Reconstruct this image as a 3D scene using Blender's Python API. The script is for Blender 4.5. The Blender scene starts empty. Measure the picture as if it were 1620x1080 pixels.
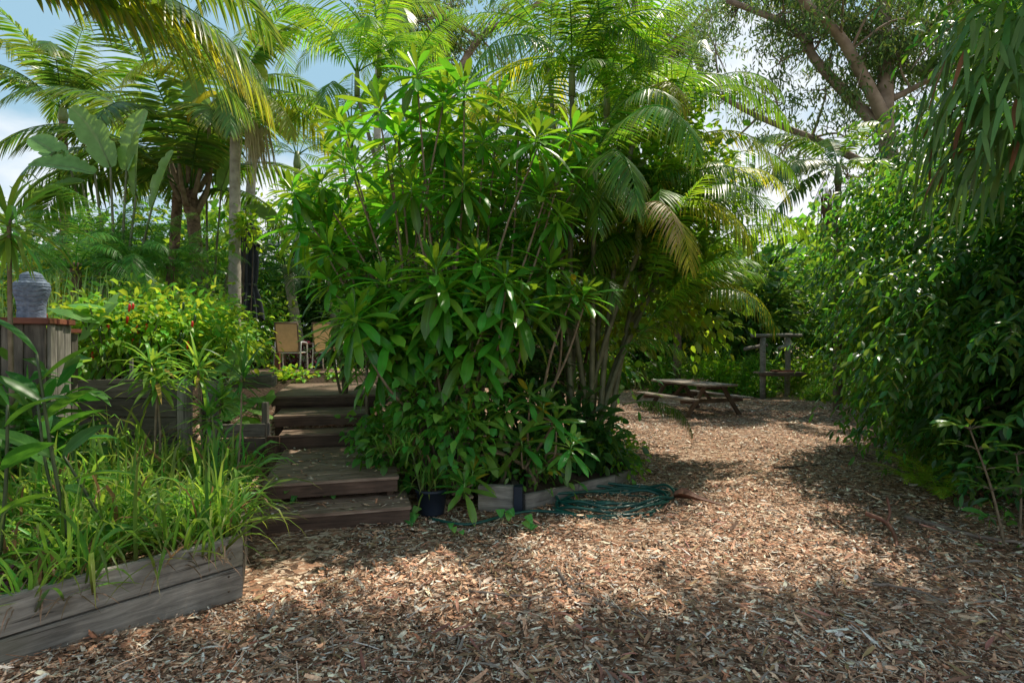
import bpy, bmesh, math, random
import numpy as np
from mathutils import Vector, Matrix
rng = np.random.default_rng(11)
random.seed(5)
sc = bpy.context.scene
col = sc.collection
PI = math.pi
H, F = 1.8, 900.0
def W(u, v, Y): return np.array([(u-810)/F*Y, Y, H-(v-540)/F*Y])
def G(u, v, z=0.0):
    Y = F*(H-z)/(v-540); return np.array([(u-810)/F*Y, Y, z])
def nrm(a):
    a = np.asarray(a, float); return a/np.maximum(np.linalg.norm(a, axis=-1, keepdims=True), 1e-9)
def S01(x):
    x = np.clip(x, 0, 1); return x*x*(3-2*x)

# ------------------------------------------------------------------ materials
def newmat(name):
    m = bpy.data.materials.new(name); m.use_nodes = True
    nt = m.node_tree; nt.nodes.clear()
    return m, nt.nodes, nt.links
def c4(c): return (c[0], c[1], c[2], 1.0)
def ramp(N, stops):
    r = N.new('ShaderNodeValToRGB'); e = r.color_ramp.elements
    while len(e) < len(stops): e.new(0.5)
    for i, (p, c) in enumerate(stops): e[i].position = p; e[i].color = c4(c)
    return r
def math_(N, Lk, op, a, b=None, c=None):
    n = N.new('ShaderNodeMath'); n.operation = op
    for i, x in enumerate((a, b, c)):
        if x is None: continue
        if isinstance(x, (int, float)): n.inputs[i].default_value = x
        else: Lk.new(x, n.inputs[i])
    return n.outputs[0]
def mixc(N, Lk, f, a, b, bt='MIX'):
    n = N.new('ShaderNodeMix'); n.data_type = 'RGBA'; n.blend_type = bt
    for s, x in ((n.inputs[0], f), (n.inputs[6], a), (n.inputs[7], b)):
        if isinstance(x, (int, float)): s.default_value = x
        elif isinstance(x, tuple): s.default_value = c4(x)
        else: Lk.new(x, s)
    return n.outputs[2]
def leaf_mat(name, c, t, rough=.38, tf=.4, var=.5, hue=.035, mid=None, tip=None, spec=.45, dead=0.0, deadc=(.25,.13,.04), basec=None):
    m, N, L = newmat(name)
    g = N.new('ShaderNodeNewGeometry'); r = g.outputs['Random Per Island']
    oi = N.new('ShaderNodeObjectInfo')
    r2 = math_(N, L, 'FRACT', math_(N, L, 'MULTIPLY', r, 37.13))
    def vary(cc):
        h = N.new('ShaderNodeHueSaturation')
        L.new(math_(N, L, 'MULTIPLY_ADD', r2, hue*2, .5-hue), h.inputs['Hue'])
        v = math_(N, L, 'MULTIPLY_ADD', r, var*2*.8, 1-var*.8)
        v = math_(N, L, 'MULTIPLY', v, math_(N, L, 'MULTIPLY_ADD', oi.outputs['Random'], .4, .8))
        L.new(v, h.inputs['Value'])
        if isinstance(cc, tuple): h.inputs['Color'].default_value = c4(cc)
        else: L.new(cc, h.inputs['Color'])
        return h.outputs[0]
    base, tr = tuple(min(.6,x*1.9) for x in c), tuple(min(.88,x*1.95) for x in t)
    uvn = N.new('ShaderNodeUVMap'); sx = N.new('ShaderNodeSeparateXYZ'); L.new(uvn.outputs[0], sx.inputs[0])
    tc = N.new('ShaderNodeTexCoord'); no = N.new('ShaderNodeTexNoise'); no.inputs['Scale'].default_value = 9; L.new(tc.outputs['Object'], no.inputs['Vector'])
    if tip:
        f = math_(N, L, 'MULTIPLY', math_(N, L, 'SMOOTH_MAX', math_(N, L, 'SUBTRACT', math_(N, L, 'ADD', sx.outputs[1], math_(N, L, 'MULTIPLY', no.outputs[0], .7)), 1.06), 0.0), 2.2)
        fc = N.new('ShaderNodeClamp'); L.new(f, fc.inputs[0])
        base = mixc(N, L, fc.outputs[0], base, tip); tr = mixc(N, L, fc.outputs[0], tr, tip)
    base = vary(base); tr = vary(tr)
    if dead > 0:
        lt = math_(N, L, 'LESS_THAN', math_(N, L, 'FRACT', math_(N, L, 'MULTIPLY', r, 91.7)), dead)
        base = mixc(N, L, lt, base, deadc); tr = mixc(N, L, lt, tr, deadc)
    if mid:
        a = math_(N, L, 'ABSOLUTE', math_(N, L, 'SUBTRACT', sx.outputs[0], .5))
        f = math_(N, L, 'LESS_THAN', a, .045)
        # side veins
        vn = math_(N, L, 'FRACT', math_(N, L, 'SUBTRACT', math_(N, L, 'MULTIPLY', sx.outputs[1], 13.0), math_(N, L, 'MULTIPLY', a, 5.0)))
        f2 = math_(N, L, 'MULTIPLY', math_(N, L, 'LESS_THAN', vn, .13), .35)
        base = mixc(N, L, math_(N, L, 'MAXIMUM', math_(N, L, 'MULTIPLY', f, .75), f2), base, mid)
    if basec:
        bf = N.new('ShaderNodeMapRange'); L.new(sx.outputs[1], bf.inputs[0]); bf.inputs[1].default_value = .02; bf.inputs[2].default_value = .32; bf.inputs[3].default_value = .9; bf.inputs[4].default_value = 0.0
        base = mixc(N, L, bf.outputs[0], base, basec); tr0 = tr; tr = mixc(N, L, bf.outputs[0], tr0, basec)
    # blotchy unevenness over each plant
    bl = N.new('ShaderNodeMapRange'); L.new(no.outputs[0], bl.inputs[0]); bl.inputs[1].default_value = .3; bl.inputs[2].default_value = .7; bl.inputs[3].default_value = .75; bl.inputs[4].default_value = 1.2
    base = mixc(N, L, 1.0, base, bl.outputs[0], 'MULTIPLY')
    p = N.new('ShaderNodeBsdfPrincipled'); L.new(base, p.inputs['Base Color']); p.inputs['Roughness'].default_value = rough
    p.inputs['Specular IOR Level'].default_value = spec*.75
    b = N.new('ShaderNodeBsdfTranslucent'); L.new(tr, b.inputs[0])
    mx = N.new('ShaderNodeMixShader'); mx.inputs[0].default_value = tf
    L.new(p.outputs[0], mx.inputs[1]); L.new(b.outputs[0], mx.inputs[2])
    o = N.new('ShaderNodeOutputMaterial'); L.new(mx.outputs[0], o.inputs[0])
    return m
def wood_mat(name, c1, c2, c3, rough=.75, grain=14, bump=.4, stain=None):
    m, N, L = newmat(name)
    tc = N.new('ShaderNodeTexCoord'); oi = N.new('ShaderNodeObjectInfo')
    va = N.new('ShaderNodeVectorMath'); va.operation = 'ADD'; L.new(tc.outputs['Object'], va.inputs[0])
    cx = N.new('ShaderNodeCombineXYZ'); L.new(math_(N, L, 'MULTIPLY', oi.outputs['Random'], 40.0), cx.inputs[0]); L.new(math_(N, L, 'MULTIPLY', oi.outputs['Random'], 17.0), cx.inputs[1]); L.new(cx.outputs[0], va.inputs[1])
    mp = N.new('ShaderNodeMapping'); mp.inputs['Scale'].default_value = (1.3, grain, grain); L.new(va.outputs[0], mp.inputs[0])
    n1 = N.new('ShaderNodeTexNoise'); n1.inputs['Scale'].default_value = 2.2; n1.inputs['Detail'].default_value = 7; n1.inputs['Roughness'].default_value = .65; n1.inputs['Distortion'].default_value = .6; L.new(mp.outputs[0], n1.inputs[0])
    n2 = N.new('ShaderNodeTexNoise'); n2.inputs['Scale'].default_value = 3.0; n2.inputs['Detail'].default_value = 4; L.new(va.outputs[0], n2.inputs[0])
    r = ramp(N, [(.25, c1), (.5, c2), (.75, c3)]); L.new(n1.outputs[0], r.inputs[0])
    bl = N.new('ShaderNodeMapRange'); L.new(n2.outputs[0], bl.inputs[0]); bl.inputs[1].default_value = .3; bl.inputs[2].default_value = .7; bl.inputs[3].default_value = .6; bl.inputs[4].default_value = 1.25
    k = mixc(N, L, 1.0, r.outputs[0], bl.outputs[0], 'MULTIPLY')
    k = mixc(N, L, 1.0, k, math_(N, L, 'MULTIPLY_ADD', oi.outputs['Random'], .35, .82), 'MULTIPLY')
    mp2 = N.new('ShaderNodeMapping'); mp2.inputs['Scale'].default_value = (.9, grain*2.4, grain*2.4); L.new(va.outputs[0], mp2.inputs[0])
    n4 = N.new('ShaderNodeTexNoise'); n4.inputs['Scale'].default_value = 1.7; n4.inputs['Detail'].default_value = 2; n4.inputs['Distortion'].default_value = .3; L.new(mp2.outputs[0], n4.inputs[0])
    ck = N.new('ShaderNodeMapRange'); L.new(n4.outputs[0], ck.inputs[0]); ck.inputs[1].default_value = .655; ck.inputs[2].default_value = .70
    k = mixc(N, L, math_(N, L, 'MULTIPLY', ck.outputs[0], .8), k, tuple(x*.35 for x in c1))
    if stain:
        n3 = N.new('ShaderNodeTexNoise'); n3.inputs['Scale'].default_value = 1.6; n3.inputs['Detail'].default_value = 5; L.new(va.outputs[0], n3.inputs[0])
        s = N.new('ShaderNodeMapRange'); L.new(n3.outputs[0], s.inputs[0]); s.inputs[1].default_value = .5; s.inputs[2].default_value = .72
        k = mixc(N, L, math_(N, L, 'MULTIPLY', s.outputs[0], .6), k, stain)
    p = N.new('ShaderNodeBsdfPrincipled'); L.new(k, p.inputs['Base Color']); p.inputs['Roughness'].default_value = rough
    p.inputs['Specular IOR Level'].default_value = .3
    bp = N.new('ShaderNodeBump'); bp.inputs['Strength'].default_value = bump; bp.inputs['Distance'].default_value = .01; L.new(n1.outputs[0], bp.inputs['Height']); L.new(bp.outputs[0], p.inputs['Normal'])
    o = N.new('ShaderNodeOutputMaterial'); L.new(p.outputs[0], o.inputs[0])
    return m
def simple_mat(name, c, c2=None, rough=.5, scale=8, metal=0, bump=0, spec=.4, detail=5):
    m, N, L = newmat(name)
    p = N.new('ShaderNodeBsdfPrincipled'); p.inputs['Roughness'].default_value = rough; p.inputs['Metallic'].default_value = metal
    p.inputs['Specular IOR Level'].default_value = spec
    tc = N.new('ShaderNodeTexCoord'); n = N.new('ShaderNodeTexNoise'); n.inputs['Scale'].default_value = scale; n.inputs['Detail'].default_value = detail; L.new(tc.outputs['Object'], n.inputs[0])
    r = ramp(N, [(.3, c), (.7, c2 or tuple(x*1.25 for x in c))]); L.new(n.outputs[0], r.inputs[0]); L.new(r.outputs[0], p.inputs['Base Color'])
    if bump:
        bp = N.new('ShaderNodeBump'); bp.inputs['Strength'].default_value = bump; bp.inputs['Distance'].default_value = .02; L.new(n.outputs[0], bp.inputs['Height']); L.new(bp.outputs[0], p.inputs['Normal'])
    o = N.new('ShaderNodeOutputMaterial'); L.new(p.outputs[0], o.inputs[0])
    return m
def chips_mat():
    m, N, L = newmat('bark_chips')
    g = N.new('ShaderNodeNewGeometry')
    r = ramp(N, [(0, (0.058,0.034,0.022)), (.16, (0.143,0.078,0.047)), (.32, (0.377,0.202,0.120)), (.44, (0.624,0.370,0.227)), (.56, (0.494,0.195,0.104)), (.66, (0.800,0.533,0.345)), (.78, (0.572,0.455,0.364)), (.87, (0.800,0.754,0.546)), (.94, (0.650,0.585,0.533)), (1, (0.800,0.800,0.676))])
    L.new(g.outputs['Random Per Island'], r.inputs[0])
    tc = N.new('ShaderNodeTexCoord'); n = N.new('ShaderNodeTexNoise'); n.inputs['Scale'].default_value = 60; n.inputs['Detail'].default_value = 3; L.new(tc.outputs['Object'], n.inputs[0])
    n2 = N.new('ShaderNodeTexNoise'); n2.inputs['Scale'].default_value = .9; n2.inputs['Detail'].default_value = 3; L.new(tc.outputs['Object'], n2.inputs[0])
    b1 = N.new('ShaderNodeMapRange'); L.new(n.outputs[0], b1.inputs[0]); b1.inputs[1].default_value = .3; b1.inputs[2].default_value = .7; b1.inputs[3].default_value = .65; b1.inputs[4].default_value = 1.3
    b2 = N.new('ShaderNodeMapRange'); L.new(n2.outputs[0], b2.inputs[0]); b2.inputs[1].default_value = .3; b2.inputs[2].default_value = .7; b2.inputs[3].default_value = .85; b2.inputs[4].default_value = 1.35
    k = mixc(N, L, 1.0, r.outputs[0], math_(N, L, 'MULTIPLY', b1.outputs[0], b2.outputs[0]), 'MULTIPLY')
    p = N.new('ShaderNodeBsdfPrincipled'); L.new(k, p.inputs['Base Color']); p.inputs['Roughness'].default_value = .65; p.inputs['Specular IOR Level'].default_value = .35
    o = N.new('ShaderNodeOutputMaterial'); L.new(p.outputs[0], o.inputs[0])
    return m
def mulch_mat():
    m, N, L = newmat('mulch_ground')
    tc = N.new('ShaderNodeTexCoord')
    dn = N.new('ShaderNodeTexNoise'); dn.inputs['Scale'].default_value = 7; dn.inputs['Detail'].default_value = 3; L.new(tc.outputs['Object'], dn.inputs[0])
    va = N.new('ShaderNodeVectorMath'); va.operation = 'MULTIPLY_ADD'; L.new(dn.outputs[1], va.inputs[0]); va.inputs[1].default_value = (.25,.25,.25); L.new(tc.outputs['Object'], va.inputs[2])
    outs = []
    for sc_, rot in (((16, 34, 20), .6), ((38, 15, 20), -.5)):
        mp = N.new('ShaderNodeMapping'); mp.inputs['Scale'].default_value = sc_; mp.inputs['Rotation'].default_value = (0,0,rot); L.new(va.outputs[0], mp.inputs[0])
        v = N.new('ShaderNodeTexVoronoi'); v.inputs['Scale'].default_value = 1.0; L.new(mp.outputs[0], v.inputs[0]); outs.append(v)
    sx = N.new('ShaderNodeSeparateColor'); L.new(outs[0].outputs['Color'], sx.inputs[0])
    sy = N.new('ShaderNodeSeparateColor'); L.new(outs[1].outputs['Color'], sy.inputs[0])
    st = [(0, (0.050,0.030,0.021)), (.3, (0.200,0.119,0.073)), (.5, (0.450,0.281,0.181)), (.62, (0.338,0.156,0.088)), (.8, (0.550,0.413,0.294)), (1, (0.775,0.613,0.463))]
    r1 = ramp(N, st); L.new(sx.outputs[0], r1.inputs[0]); r2 = ramp(N, st); L.new(sy.outputs[0], r2.inputs[0])
    k = mixc(N, L, math_(N, L, 'GREATER_THAN', sx.outputs[1], .5), r1.outputs[0], r2.outputs[0])
    n2 = N.new('ShaderNodeTexNoise'); n2.inputs['Scale'].default_value = .6; n2.inputs['Detail'].default_value = 5; L.new(tc.outputs['Object'], n2.inputs[0])
    b2 = N.new('ShaderNodeMapRange'); L.new(n2.outputs[0], b2.inputs[0]); b2.inputs[1].default_value = .3; b2.inputs[2].default_value = .7; b2.inputs[3].default_value = .7; b2.inputs[4].default_value = 1.2
    k = mixc(N, L, 1.0, k, b2.outputs[0], 'MULTIPLY')
    # garden side of the sheet reads as dark soil
    sp = N.new('ShaderNodeSeparateXYZ'); L.new(tc.outputs['Object'], sp.inputs[0])
    gz = N.new('ShaderNodeMapRange'); L.new(sp.outputs[2], gz.inputs[0]); gz.inputs[1].default_value = .25; gz.inputs[2].default_value = .6
    k = mixc(N, L, gz.outputs[0], k, (.06,.04,.025))
    p = N.new('ShaderNodeBsdfPrincipled'); L.new(k, p.inputs['Base Color']); p.inputs['Roughness'].default_value = .85; p.inputs['Specular IOR Level'].default_value = .2
    bp = N.new('ShaderNodeBump'); bp.inputs['Strength'].default_value = .7; bp.inputs['Distance'].default_value = .03
    L.new(math_(N, L, 'ADD', sx.outputs[0], outs[0].outputs['Distance']), bp.inputs['Height']); L.new(bp.outputs[0], p.inputs['Normal'])
    o = N.new('ShaderNodeOutputMaterial'); L.new(p.outputs[0], o.inputs[0])
    return m

M = {}
M['shrub'] = leaf_mat('glossy_shrub_leaf', (.046,.128,.013), (.22,.42,.017), .30, .36, .6, .04, mid=(.13,.30,.06), spec=.75, dead=.012, deadc=(.42,.38,.05))
M['shrub_low'] = leaf_mat('deep_green_leaf', (.045,.130,.02), (.18,.36,.022), .30, .3, .5, .04, spec=.7, mid=(.16,.30,.07), dead=.03, deadc=(.42,.32,.02))
M['king'] = leaf_mat('palm_leaf', (.045,.10,.022), (.16,.27,.022), .33, .4, .4, .03, tip=(.42,.36,.04), spec=.6)
M['kingold'] = leaf_mat('old_palm_leaf', (.15,.20,.03), (.45,.46,.03), .4, .45, .4, .03, tip=(.55,.36,.03))
M['cane'] = leaf_mat('cane_palm_leaf', (.035,.10,.013), (.15,.29,.017), .32, .4, .4, .03, tip=(.36,.34,.03), spec=.5)
M['canelime'] = leaf_mat('lime_palm_leaf', (.07,.165,.014), (.27,.44,.02), .38, .45, .35, .03)
M['caneyel'] = leaf_mat('yellow_palm_leaf', (.17,.19,.02), (.55,.50,.02), .4, .5, .35, .03, tip=(.5,.28,.03))
M['canedry'] = leaf_mat('dry_palm_leaf', (.24,.19,.09), (.32,.24,.09), .5, .3, .4, .03, tip=(.3,.16,.06))
M['deadfrond'] = leaf_mat('brown_dead_frond', (.13,.09,.06), (.14,.09,.05), .7, .2, .4, .02)
M['date'] = leaf_mat('date_palm_leaf', (.04,.12,.02), (.16,.36,.03), .38, .35, .4, .03)
M['paddle'] = leaf_mat('paddle_leaf', (.05,.125,.035), (.17,.33,.045), .33, .3, .3, .02, mid=(.22,.30,.12), spec=.55)
M['hedge'] = leaf_mat('hedge_tree_leaf', (.024,.076,.017), (.15,.31,.018), .27, .35, .65, .04, spec=.55)
M['gum'] = leaf_mat('gum_leaf', (.050,.088,.024), (.15,.23,.04), .4, .35, .5, .04)
M['vine'] = leaf_mat('vine_leaf', (.046,.138,.02), (.20,.40,.02), .34, .35, .45, .035, mid=(.10,.24,.05))
M['vinelit'] = leaf_mat('sunlit_vine_leaf', (.055,.13,.013), (.30,.48,.02), .34, .42, .45, .035)  # brighter, yellower copy of the vine leaf with sunlight put into its colour
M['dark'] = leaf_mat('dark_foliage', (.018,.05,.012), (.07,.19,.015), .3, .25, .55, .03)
M['back'] = leaf_mat('background_leaf', (.06,.135,.02), (.26,.44,.03), .38, .38, .55, .04)
M['backd'] = leaf_mat('dark_background_leaf', (.042,.09,.022), (.17,.31,.03), .3, .3, .6, .04, spec=.6)
M['chilli'] = leaf_mat('bright_bed_leaf', (.078,.21,.02), (.34,.6,.03), .4, .42, .4, .035)
M['pump'] = leaf_mat('pumpkin_leaf', (.095,.22,.05), (.22,.42,.04), .5, .4, .3, .03, mid=(.25,.36,.12))
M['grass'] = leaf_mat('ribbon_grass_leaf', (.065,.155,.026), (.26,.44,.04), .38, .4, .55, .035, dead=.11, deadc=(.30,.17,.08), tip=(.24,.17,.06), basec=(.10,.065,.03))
M['cord'] = leaf_mat('cordyline_leaf', (.07,.17,.03), (.30,.48,.04), .36, .38, .4, .04, dead=.08, deadc=(.35,.25,.06))
M['ginger'] = leaf_mat('ginger_leaf', (.022,.075,.014), (.11,.26,.02), .33, .36, .3, .03, mid=(.10,.25,.05))
M['dracaena'] = leaf_mat('striped_dracaena_leaf', (.08,.17,.04), (.24,.42,.06), .36, .35, .3, .03, mid=(.30,.40,.16))
M['rush'] = leaf_mat('rush_stem', (.11,.21,.06), (.25,.40,.10), .45, .25, .3, .03)
M['stag'] = leaf_mat('staghorn_frond', (.042,.095,.026), (.15,.28,.035), .45, .3, .35, .03, dead=.04, deadc=(.22,.09,.03))
M['fern'] = leaf_mat('fern_leaf', (.10,.22,.02), (.42,.66,.02), .4, .42, .4, .04)
M['arrow'] = leaf_mat('arrowhead_leaf', (.05,.18,.035), (.2,.46,.06), .35, .35, .35, .03, mid=(.28,.46,.2))
M['purple'] = leaf_mat('purple_leaf', (.09,.03,.05), (.25,.05,.08), .4, .3, .4, .05)
M['bark'] = simple_mat('palm_trunk_bark', (.30,.27,.225), (.52,.48,.41), .85, 9, bump=.5)
M['roughbark'] = simple_mat('rough_palm_bark', (.07,.045,.03), (.25,.18,.12), .9, 14, bump=.9)
M['gumbark'] = simple_mat('gum_bark', (.19,.13,.09), (.42,.31,.235), .8, 2.5, bump=.3)
M['stem'] = simple_mat('shrub_stem', (.13,.10,.06), (.26,.21,.14), .8, 12, bump=.3)
M['cane_stem'] = simple_mat('cane_palm_stem', (.09,.105,.05), (.22,.22,.13), .6, 6, bump=.1)
M['shaft'] = simple_mat('green_crownshaft', (.13,.19,.06), (.24,.30,.11), .45, 5)
M['twig'] = simple_mat('dark_twig', (.05,.037,.025), (.11,.085,.06), .85, 15)
M['stickm'] = simple_mat('grey_stick', (.15,.11,.085), (.30,.24,.20), .8, 12, bump=.3)
M['greywood'] = wood_mat('weathered_grey_sleeper', (.10,.092,.08), (.25,.235,.205), (.40,.375,.33), .8, 12, .5, stain=(.13,.13,.075))
M['darkwood'] = wood_mat('dark_weathered_sleeper', (.055,.048,.04), (.13,.115,.095), (.22,.20,.165), .82, 12, .5, stain=(.06,.07,.04))
M['deckwood'] = wood_mat('brown_deck_timber', (.085,.055,.04), (.26,.18,.13), (.50,.395,.31), .5, 26, .6)
M['riser'] = wood_mat('dark_brown_riser', (.05,.032,.022), (.10,.062,.043), (.165,.105,.075), .55, 16, .3)
M['redcap'] = wood_mat('red_brown_cap_timber', (.13,.045,.03), (.21,.075,.048), (.30,.12,.08), .55, 14, .2)
M['tablewood'] = wood_mat('grey_brown_table_timber', (.15,.12,.095), (.33,.275,.22), (.5,.44,.37), .75, 16, .4)
M['tableleg'] = wood_mat('brown_table_leg_timber', (.08,.055,.038), (.17,.115,.08), (.27,.19,.14), .75, 14, .3)
M['logwood'] = wood_mat('grey_log', (.15,.135,.12), (.30,.27,.235), (.45,.41,.36), .85, 10, .4)
M['soil'] = simple_mat('dark_garden_soil', (.035,.022,.016), (.11,.065,.042), .95, 30, bump=.8)
M['pot'] = simple_mat('dark_blue_plastic', (.012,.02,.035), (.02,.03,.05), .4, 5)
M['hose'] = simple_mat('green_hose_rubber', (.005,.06,.048), (.01,.09,.07), .33, 10, spec=.5)
M['sling'] = leaf_mat('tan_sling_fabric', (.32,.225,.15), (.55,.38,.26), .8, .45, .05, .0, spec=.2)
M['frame'] = simple_mat('white_powder_coat', (.62,.64,.66), (.72,.73,.74), .35, 5)
M['framebrown'] = simple_mat('brown_frame', (.16,.11,.08), (.2,.14,.1), .5, 8)
M['parasol'] = simple_mat('navy_grey_canvas', (.028,.033,.045), (.05,.058,.075), .8, 20)
M['tyre'] = simple_mat('black_rubber', (.012,.012,.013), (.025,.025,.026), .7, 12)
M['bait'] = simple_mat('red_chilli', (.55,.02,.012), (.65,.05,.02), .3, 5)
M['greenchilli'] = simple_mat('dark_green_chilli', (.02,.07,.012), (.04,.11,.02), .3, 5)
M['bait2'] = simple_mat('brass_fitting', (.45,.30,.10), (.55,.38,.14), .35, 20, metal=1)
M['gstem'] = simple_mat('dark_green_stem', (.035,.055,.02), (.06,.09,.03), .5, 8)
M['sheath'] = simple_mat('brown_palm_sheath', (.13,.055,.035), (.22,.10,.06), .6, 10, bump=.3)
M['fallen'] = leaf_mat('fallen_dry_leaf', (.19,.11,.065), (.16,.08,.04), .6, .12, .75, .04, dead=.25, deadc=(.30,.25,.21))
M['roof'] = simple_mat('pale_metal_roof', (.42,.45,.48), (.5,.53,.56), .5, 3)
M['wallp'] = simple_mat('pale_house_wall', (.5,.5,.48), (.58,.57,.55), .8, 3)
M['strand'] = simple_mat('pale_flower_strand', (.38,.34,.20), (.5,.45,.28), .7, 10)
M['chips'] = chips_mat(); M['mulch'] = mulch_mat()
def stone_mat():
    m, N, L = newmat('blue_grey_stone')
    tc = N.new('ShaderNodeTexCoord'); n = N.new('ShaderNodeTexNoise'); n.inputs['Scale'].default_value = 30; n.inputs['Detail'].default_value = 7; L.new(tc.outputs['Object'], n.inputs[0])
    r = ramp(N, [(.3, (.10,.145,.22)), (.7, (.23,.29,.385))]); L.new(n.outputs[0], r.inputs[0])
    p = N.new('ShaderNodeBsdfPrincipled'); L.new(r.outputs[0], p.inputs['Base Color']); p.inputs['Roughness'].default_value = .85
    b = N.new('ShaderNodeBump'); b.inputs['Strength'].default_value = .5; b.inputs['Distance'].default_value = .01; L.new(n.outputs[0], b.inputs['Height']); L.new(b.outputs[0], p.inputs['Normal'])
    o = N.new('ShaderNodeOutputMaterial'); L.new(p.outputs[0], o.inputs[0]); return m
M['stone'] = stone_mat()

# ------------------------------------------------------------------ objects
def tag(o, label=None, cat=None, group=None, kind=None):
    if label: o['label'] = label
    if cat: o['category'] = cat
    if group: o['group'] = group
    if kind: o['kind'] = kind
    return o
def thing(name, label, cat, loc=(0,0,0), rotz=0, group=None):
    o = bpy.data.objects.new(name, None); col.objects.link(o)
    o.location = tuple(float(x) for x in loc); o.rotation_euler = (0,0,rotz); o.empty_display_size = .1
    return tag(o, label, cat, group)
def link(name, me, parent=None, loc=(0,0,0), rot=(0,0,0), scale=(1,1,1)):
    o = bpy.data.objects.new(name, me); col.objects.link(o)
    o.parent = parent; o.location = tuple(map(float, loc)); o.rotation_euler = tuple(map(float, rot)); o.scale = scale
    return o
def base_of(p):
    v = np.zeros(3)
    while p is not None: v = v + np.array(p.location); p = p.parent
    return v
class MB:
    def __init__(s): s.v=[]; s.f=[]; s.u=[]; s.n=0
    def add(s, v, f, uv=None):
        v = np.asarray(v, float).reshape(-1,3); f = np.asarray(f, int).reshape(-1,4)
        s.v.append(v); s.f.append(f+s.n); s.n += len(v)
        s.u.append(np.tile([[.5,0.]], (len(v),1)) if uv is None else uv)
    def mesh(s, name, mat, smooth=True, off=None):
        v = np.concatenate(s.v); f = np.concatenate(s.f); u = np.concatenate(s.u)
        if off is not None: v = v-off
        me = bpy.data.meshes.new(name)
        me.vertices.add(len(v)); me.vertices.foreach_set('co', v.astype(np.float32).ravel())
        me.loops.add(f.size); me.loops.foreach_set('vertex_index', f.astype(np.int32).ravel())
        me.polygons.add(len(f)); me.polygons.foreach_set('loop_start', np.arange(0, f.size, 4, dtype=np.int32))
        ul = me.uv_layers.new(name='UVMap'); ul.data.foreach_set('uv', u[f.ravel()].astype(np.float32).ravel())
        me.update(calc_edges=True)
        if smooth: me.polygons.foreach_set('use_smooth', np.ones(len(f), bool))
        me.materials.append(mat); return me
    def build(s, name, mat, parent=None, smooth=True, world=True):
        return link(name, s.mesh(name, mat, smooth, base_of(parent) if (world and parent is not None) else None), parent)
# leaf outlines
def p_lance(t): return np.sin(PI*np.clip(t*.95+.04,0,1))**.8
def p_oblan(t): return np.clip((t**.9*(1-t)**.5)/.46, 0.02, 1)
def p_ovate(t): return np.clip(((t+.01)**.5*(1-t)**.75)/.50, .01, 1)
def p_heart(t): return np.clip(np.minimum(1,(t/.08+.15))*(1-t)**.62*1.08, .01, 1)
def p_strap(t): return np.clip(np.minimum(1, .45+t*3)*(1-t**4), .02, 1)
def p_pinna(t): return np.clip(np.minimum(1,.35+t*5)*(1-t**2.2), .03, 1)
def p_paddle(t): return np.clip(np.minimum(1,(t*5+.1))*(1-t**5)**.8, .02, 1)
def leaves(mb, P, D, U, L, Wd, rows=4, prof=p_lance, droop=0.0, fold=.2, cols=3, power=1.0, side=0.0):
    P = np.atleast_2d(np.asarray(P, float)); n = len(P)
    D = nrm(np.broadcast_to(D, (n,3))); U = np.broadcast_to(U, (n,3))
    L = np.broadcast_to(np.asarray(L,float), (n,)); Wd = np.broadcast_to(np.asarray(Wd,float), (n,)); dr = np.broadcast_to(np.asarray(droop,float), (n,))
    sd = np.broadcast_to(np.asarray(side,float), (n,))
    S = nrm(np.cross(D, U)+1e-6); t = np.linspace(0,1,rows)
    d = D[:,None,:] + (dr[:,None]*t[None]**power)[:,:,None]*np.array([0,0,-1.0]) + (sd[:,None]*t[None])[:,:,None]*S[:,None,:]
    d = nrm(d); st = (d[:,:-1]+d[:,1:])/2*(L[:,None,None]/(rows-1))
    C = P[:,None,:] + np.concatenate([np.zeros((n,1,3)), np.cumsum(st, 1)], 1)
    Sb = nrm(S[:,None,:]-d*np.sum(S[:,None,:]*d, -1, keepdims=True)); Nn = np.cross(Sb, d)
    w = prof(t)[None,:,None]*Wd[:,None,None]/2
    if cols == 3:
        V = np.stack([C-Sb*w+Nn*w*fold, C, C+Sb*w+Nn*w*fold], 2); uu = np.array([0,.5,1.])
    else:
        V = np.stack([C-Sb*w, C+Sb*w], 2); uu = np.array([0,1.])
    k = len(uu)
    uv = np.zeros((n, rows, k, 2)); uv[...,0] = uu[None,None,:]; uv[...,1] = t[None,:,None]
    i = np.arange(rows-1)[:,None]*k + np.arange(k-1)[None,:]
    q = np.stack([i, i+1, i+k+1, i+k], -1).reshape(-1,4)
    f = (q[None] + (np.arange(n)*rows*k)[:,None,None]).reshape(-1,4)
    mb.add(V.reshape(-1,3), f, uv.reshape(-1,2))
def tube(mb, pts, rad, sides=7, cap=True):
    p = np.asarray(pts, float); n = len(p); rad = np.broadcast_to(np.asarray(rad,float), (n,))
    T = np.zeros_like(p); T[1:-1] = p[2:]-p[:-2]; T[0] = p[1]-p[0]; T[-1] = p[-1]-p[-2]; T = nrm(T)
    a = np.array([0,0,1.]) if abs(T[0][2]) < .9 else np.array([1.,0,0])
    u = nrm(np.cross(T[0], a)); V = []
    th = np.linspace(0, 2*PI, sides, endpoint=False)
    for i in range(n):
        u = nrm(u-T[i]*np.dot(u,T[i])); w = np.cross(T[i], u)
        V.append(p[i]+rad[i]*(np.cos(th)[:,None]*u+np.sin(th)[:,None]*w))
    V = np.concatenate(V); j = np.arange(sides); f = []
    for i in range(n-1):
        f.append(np.stack([i*sides+j, i*sides+(j+1)%sides, (i+1)*sides+(j+1)%sides, (i+1)*sides+j], -1))
    f = np.concatenate(f)
    mb.add(V, f)
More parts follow.
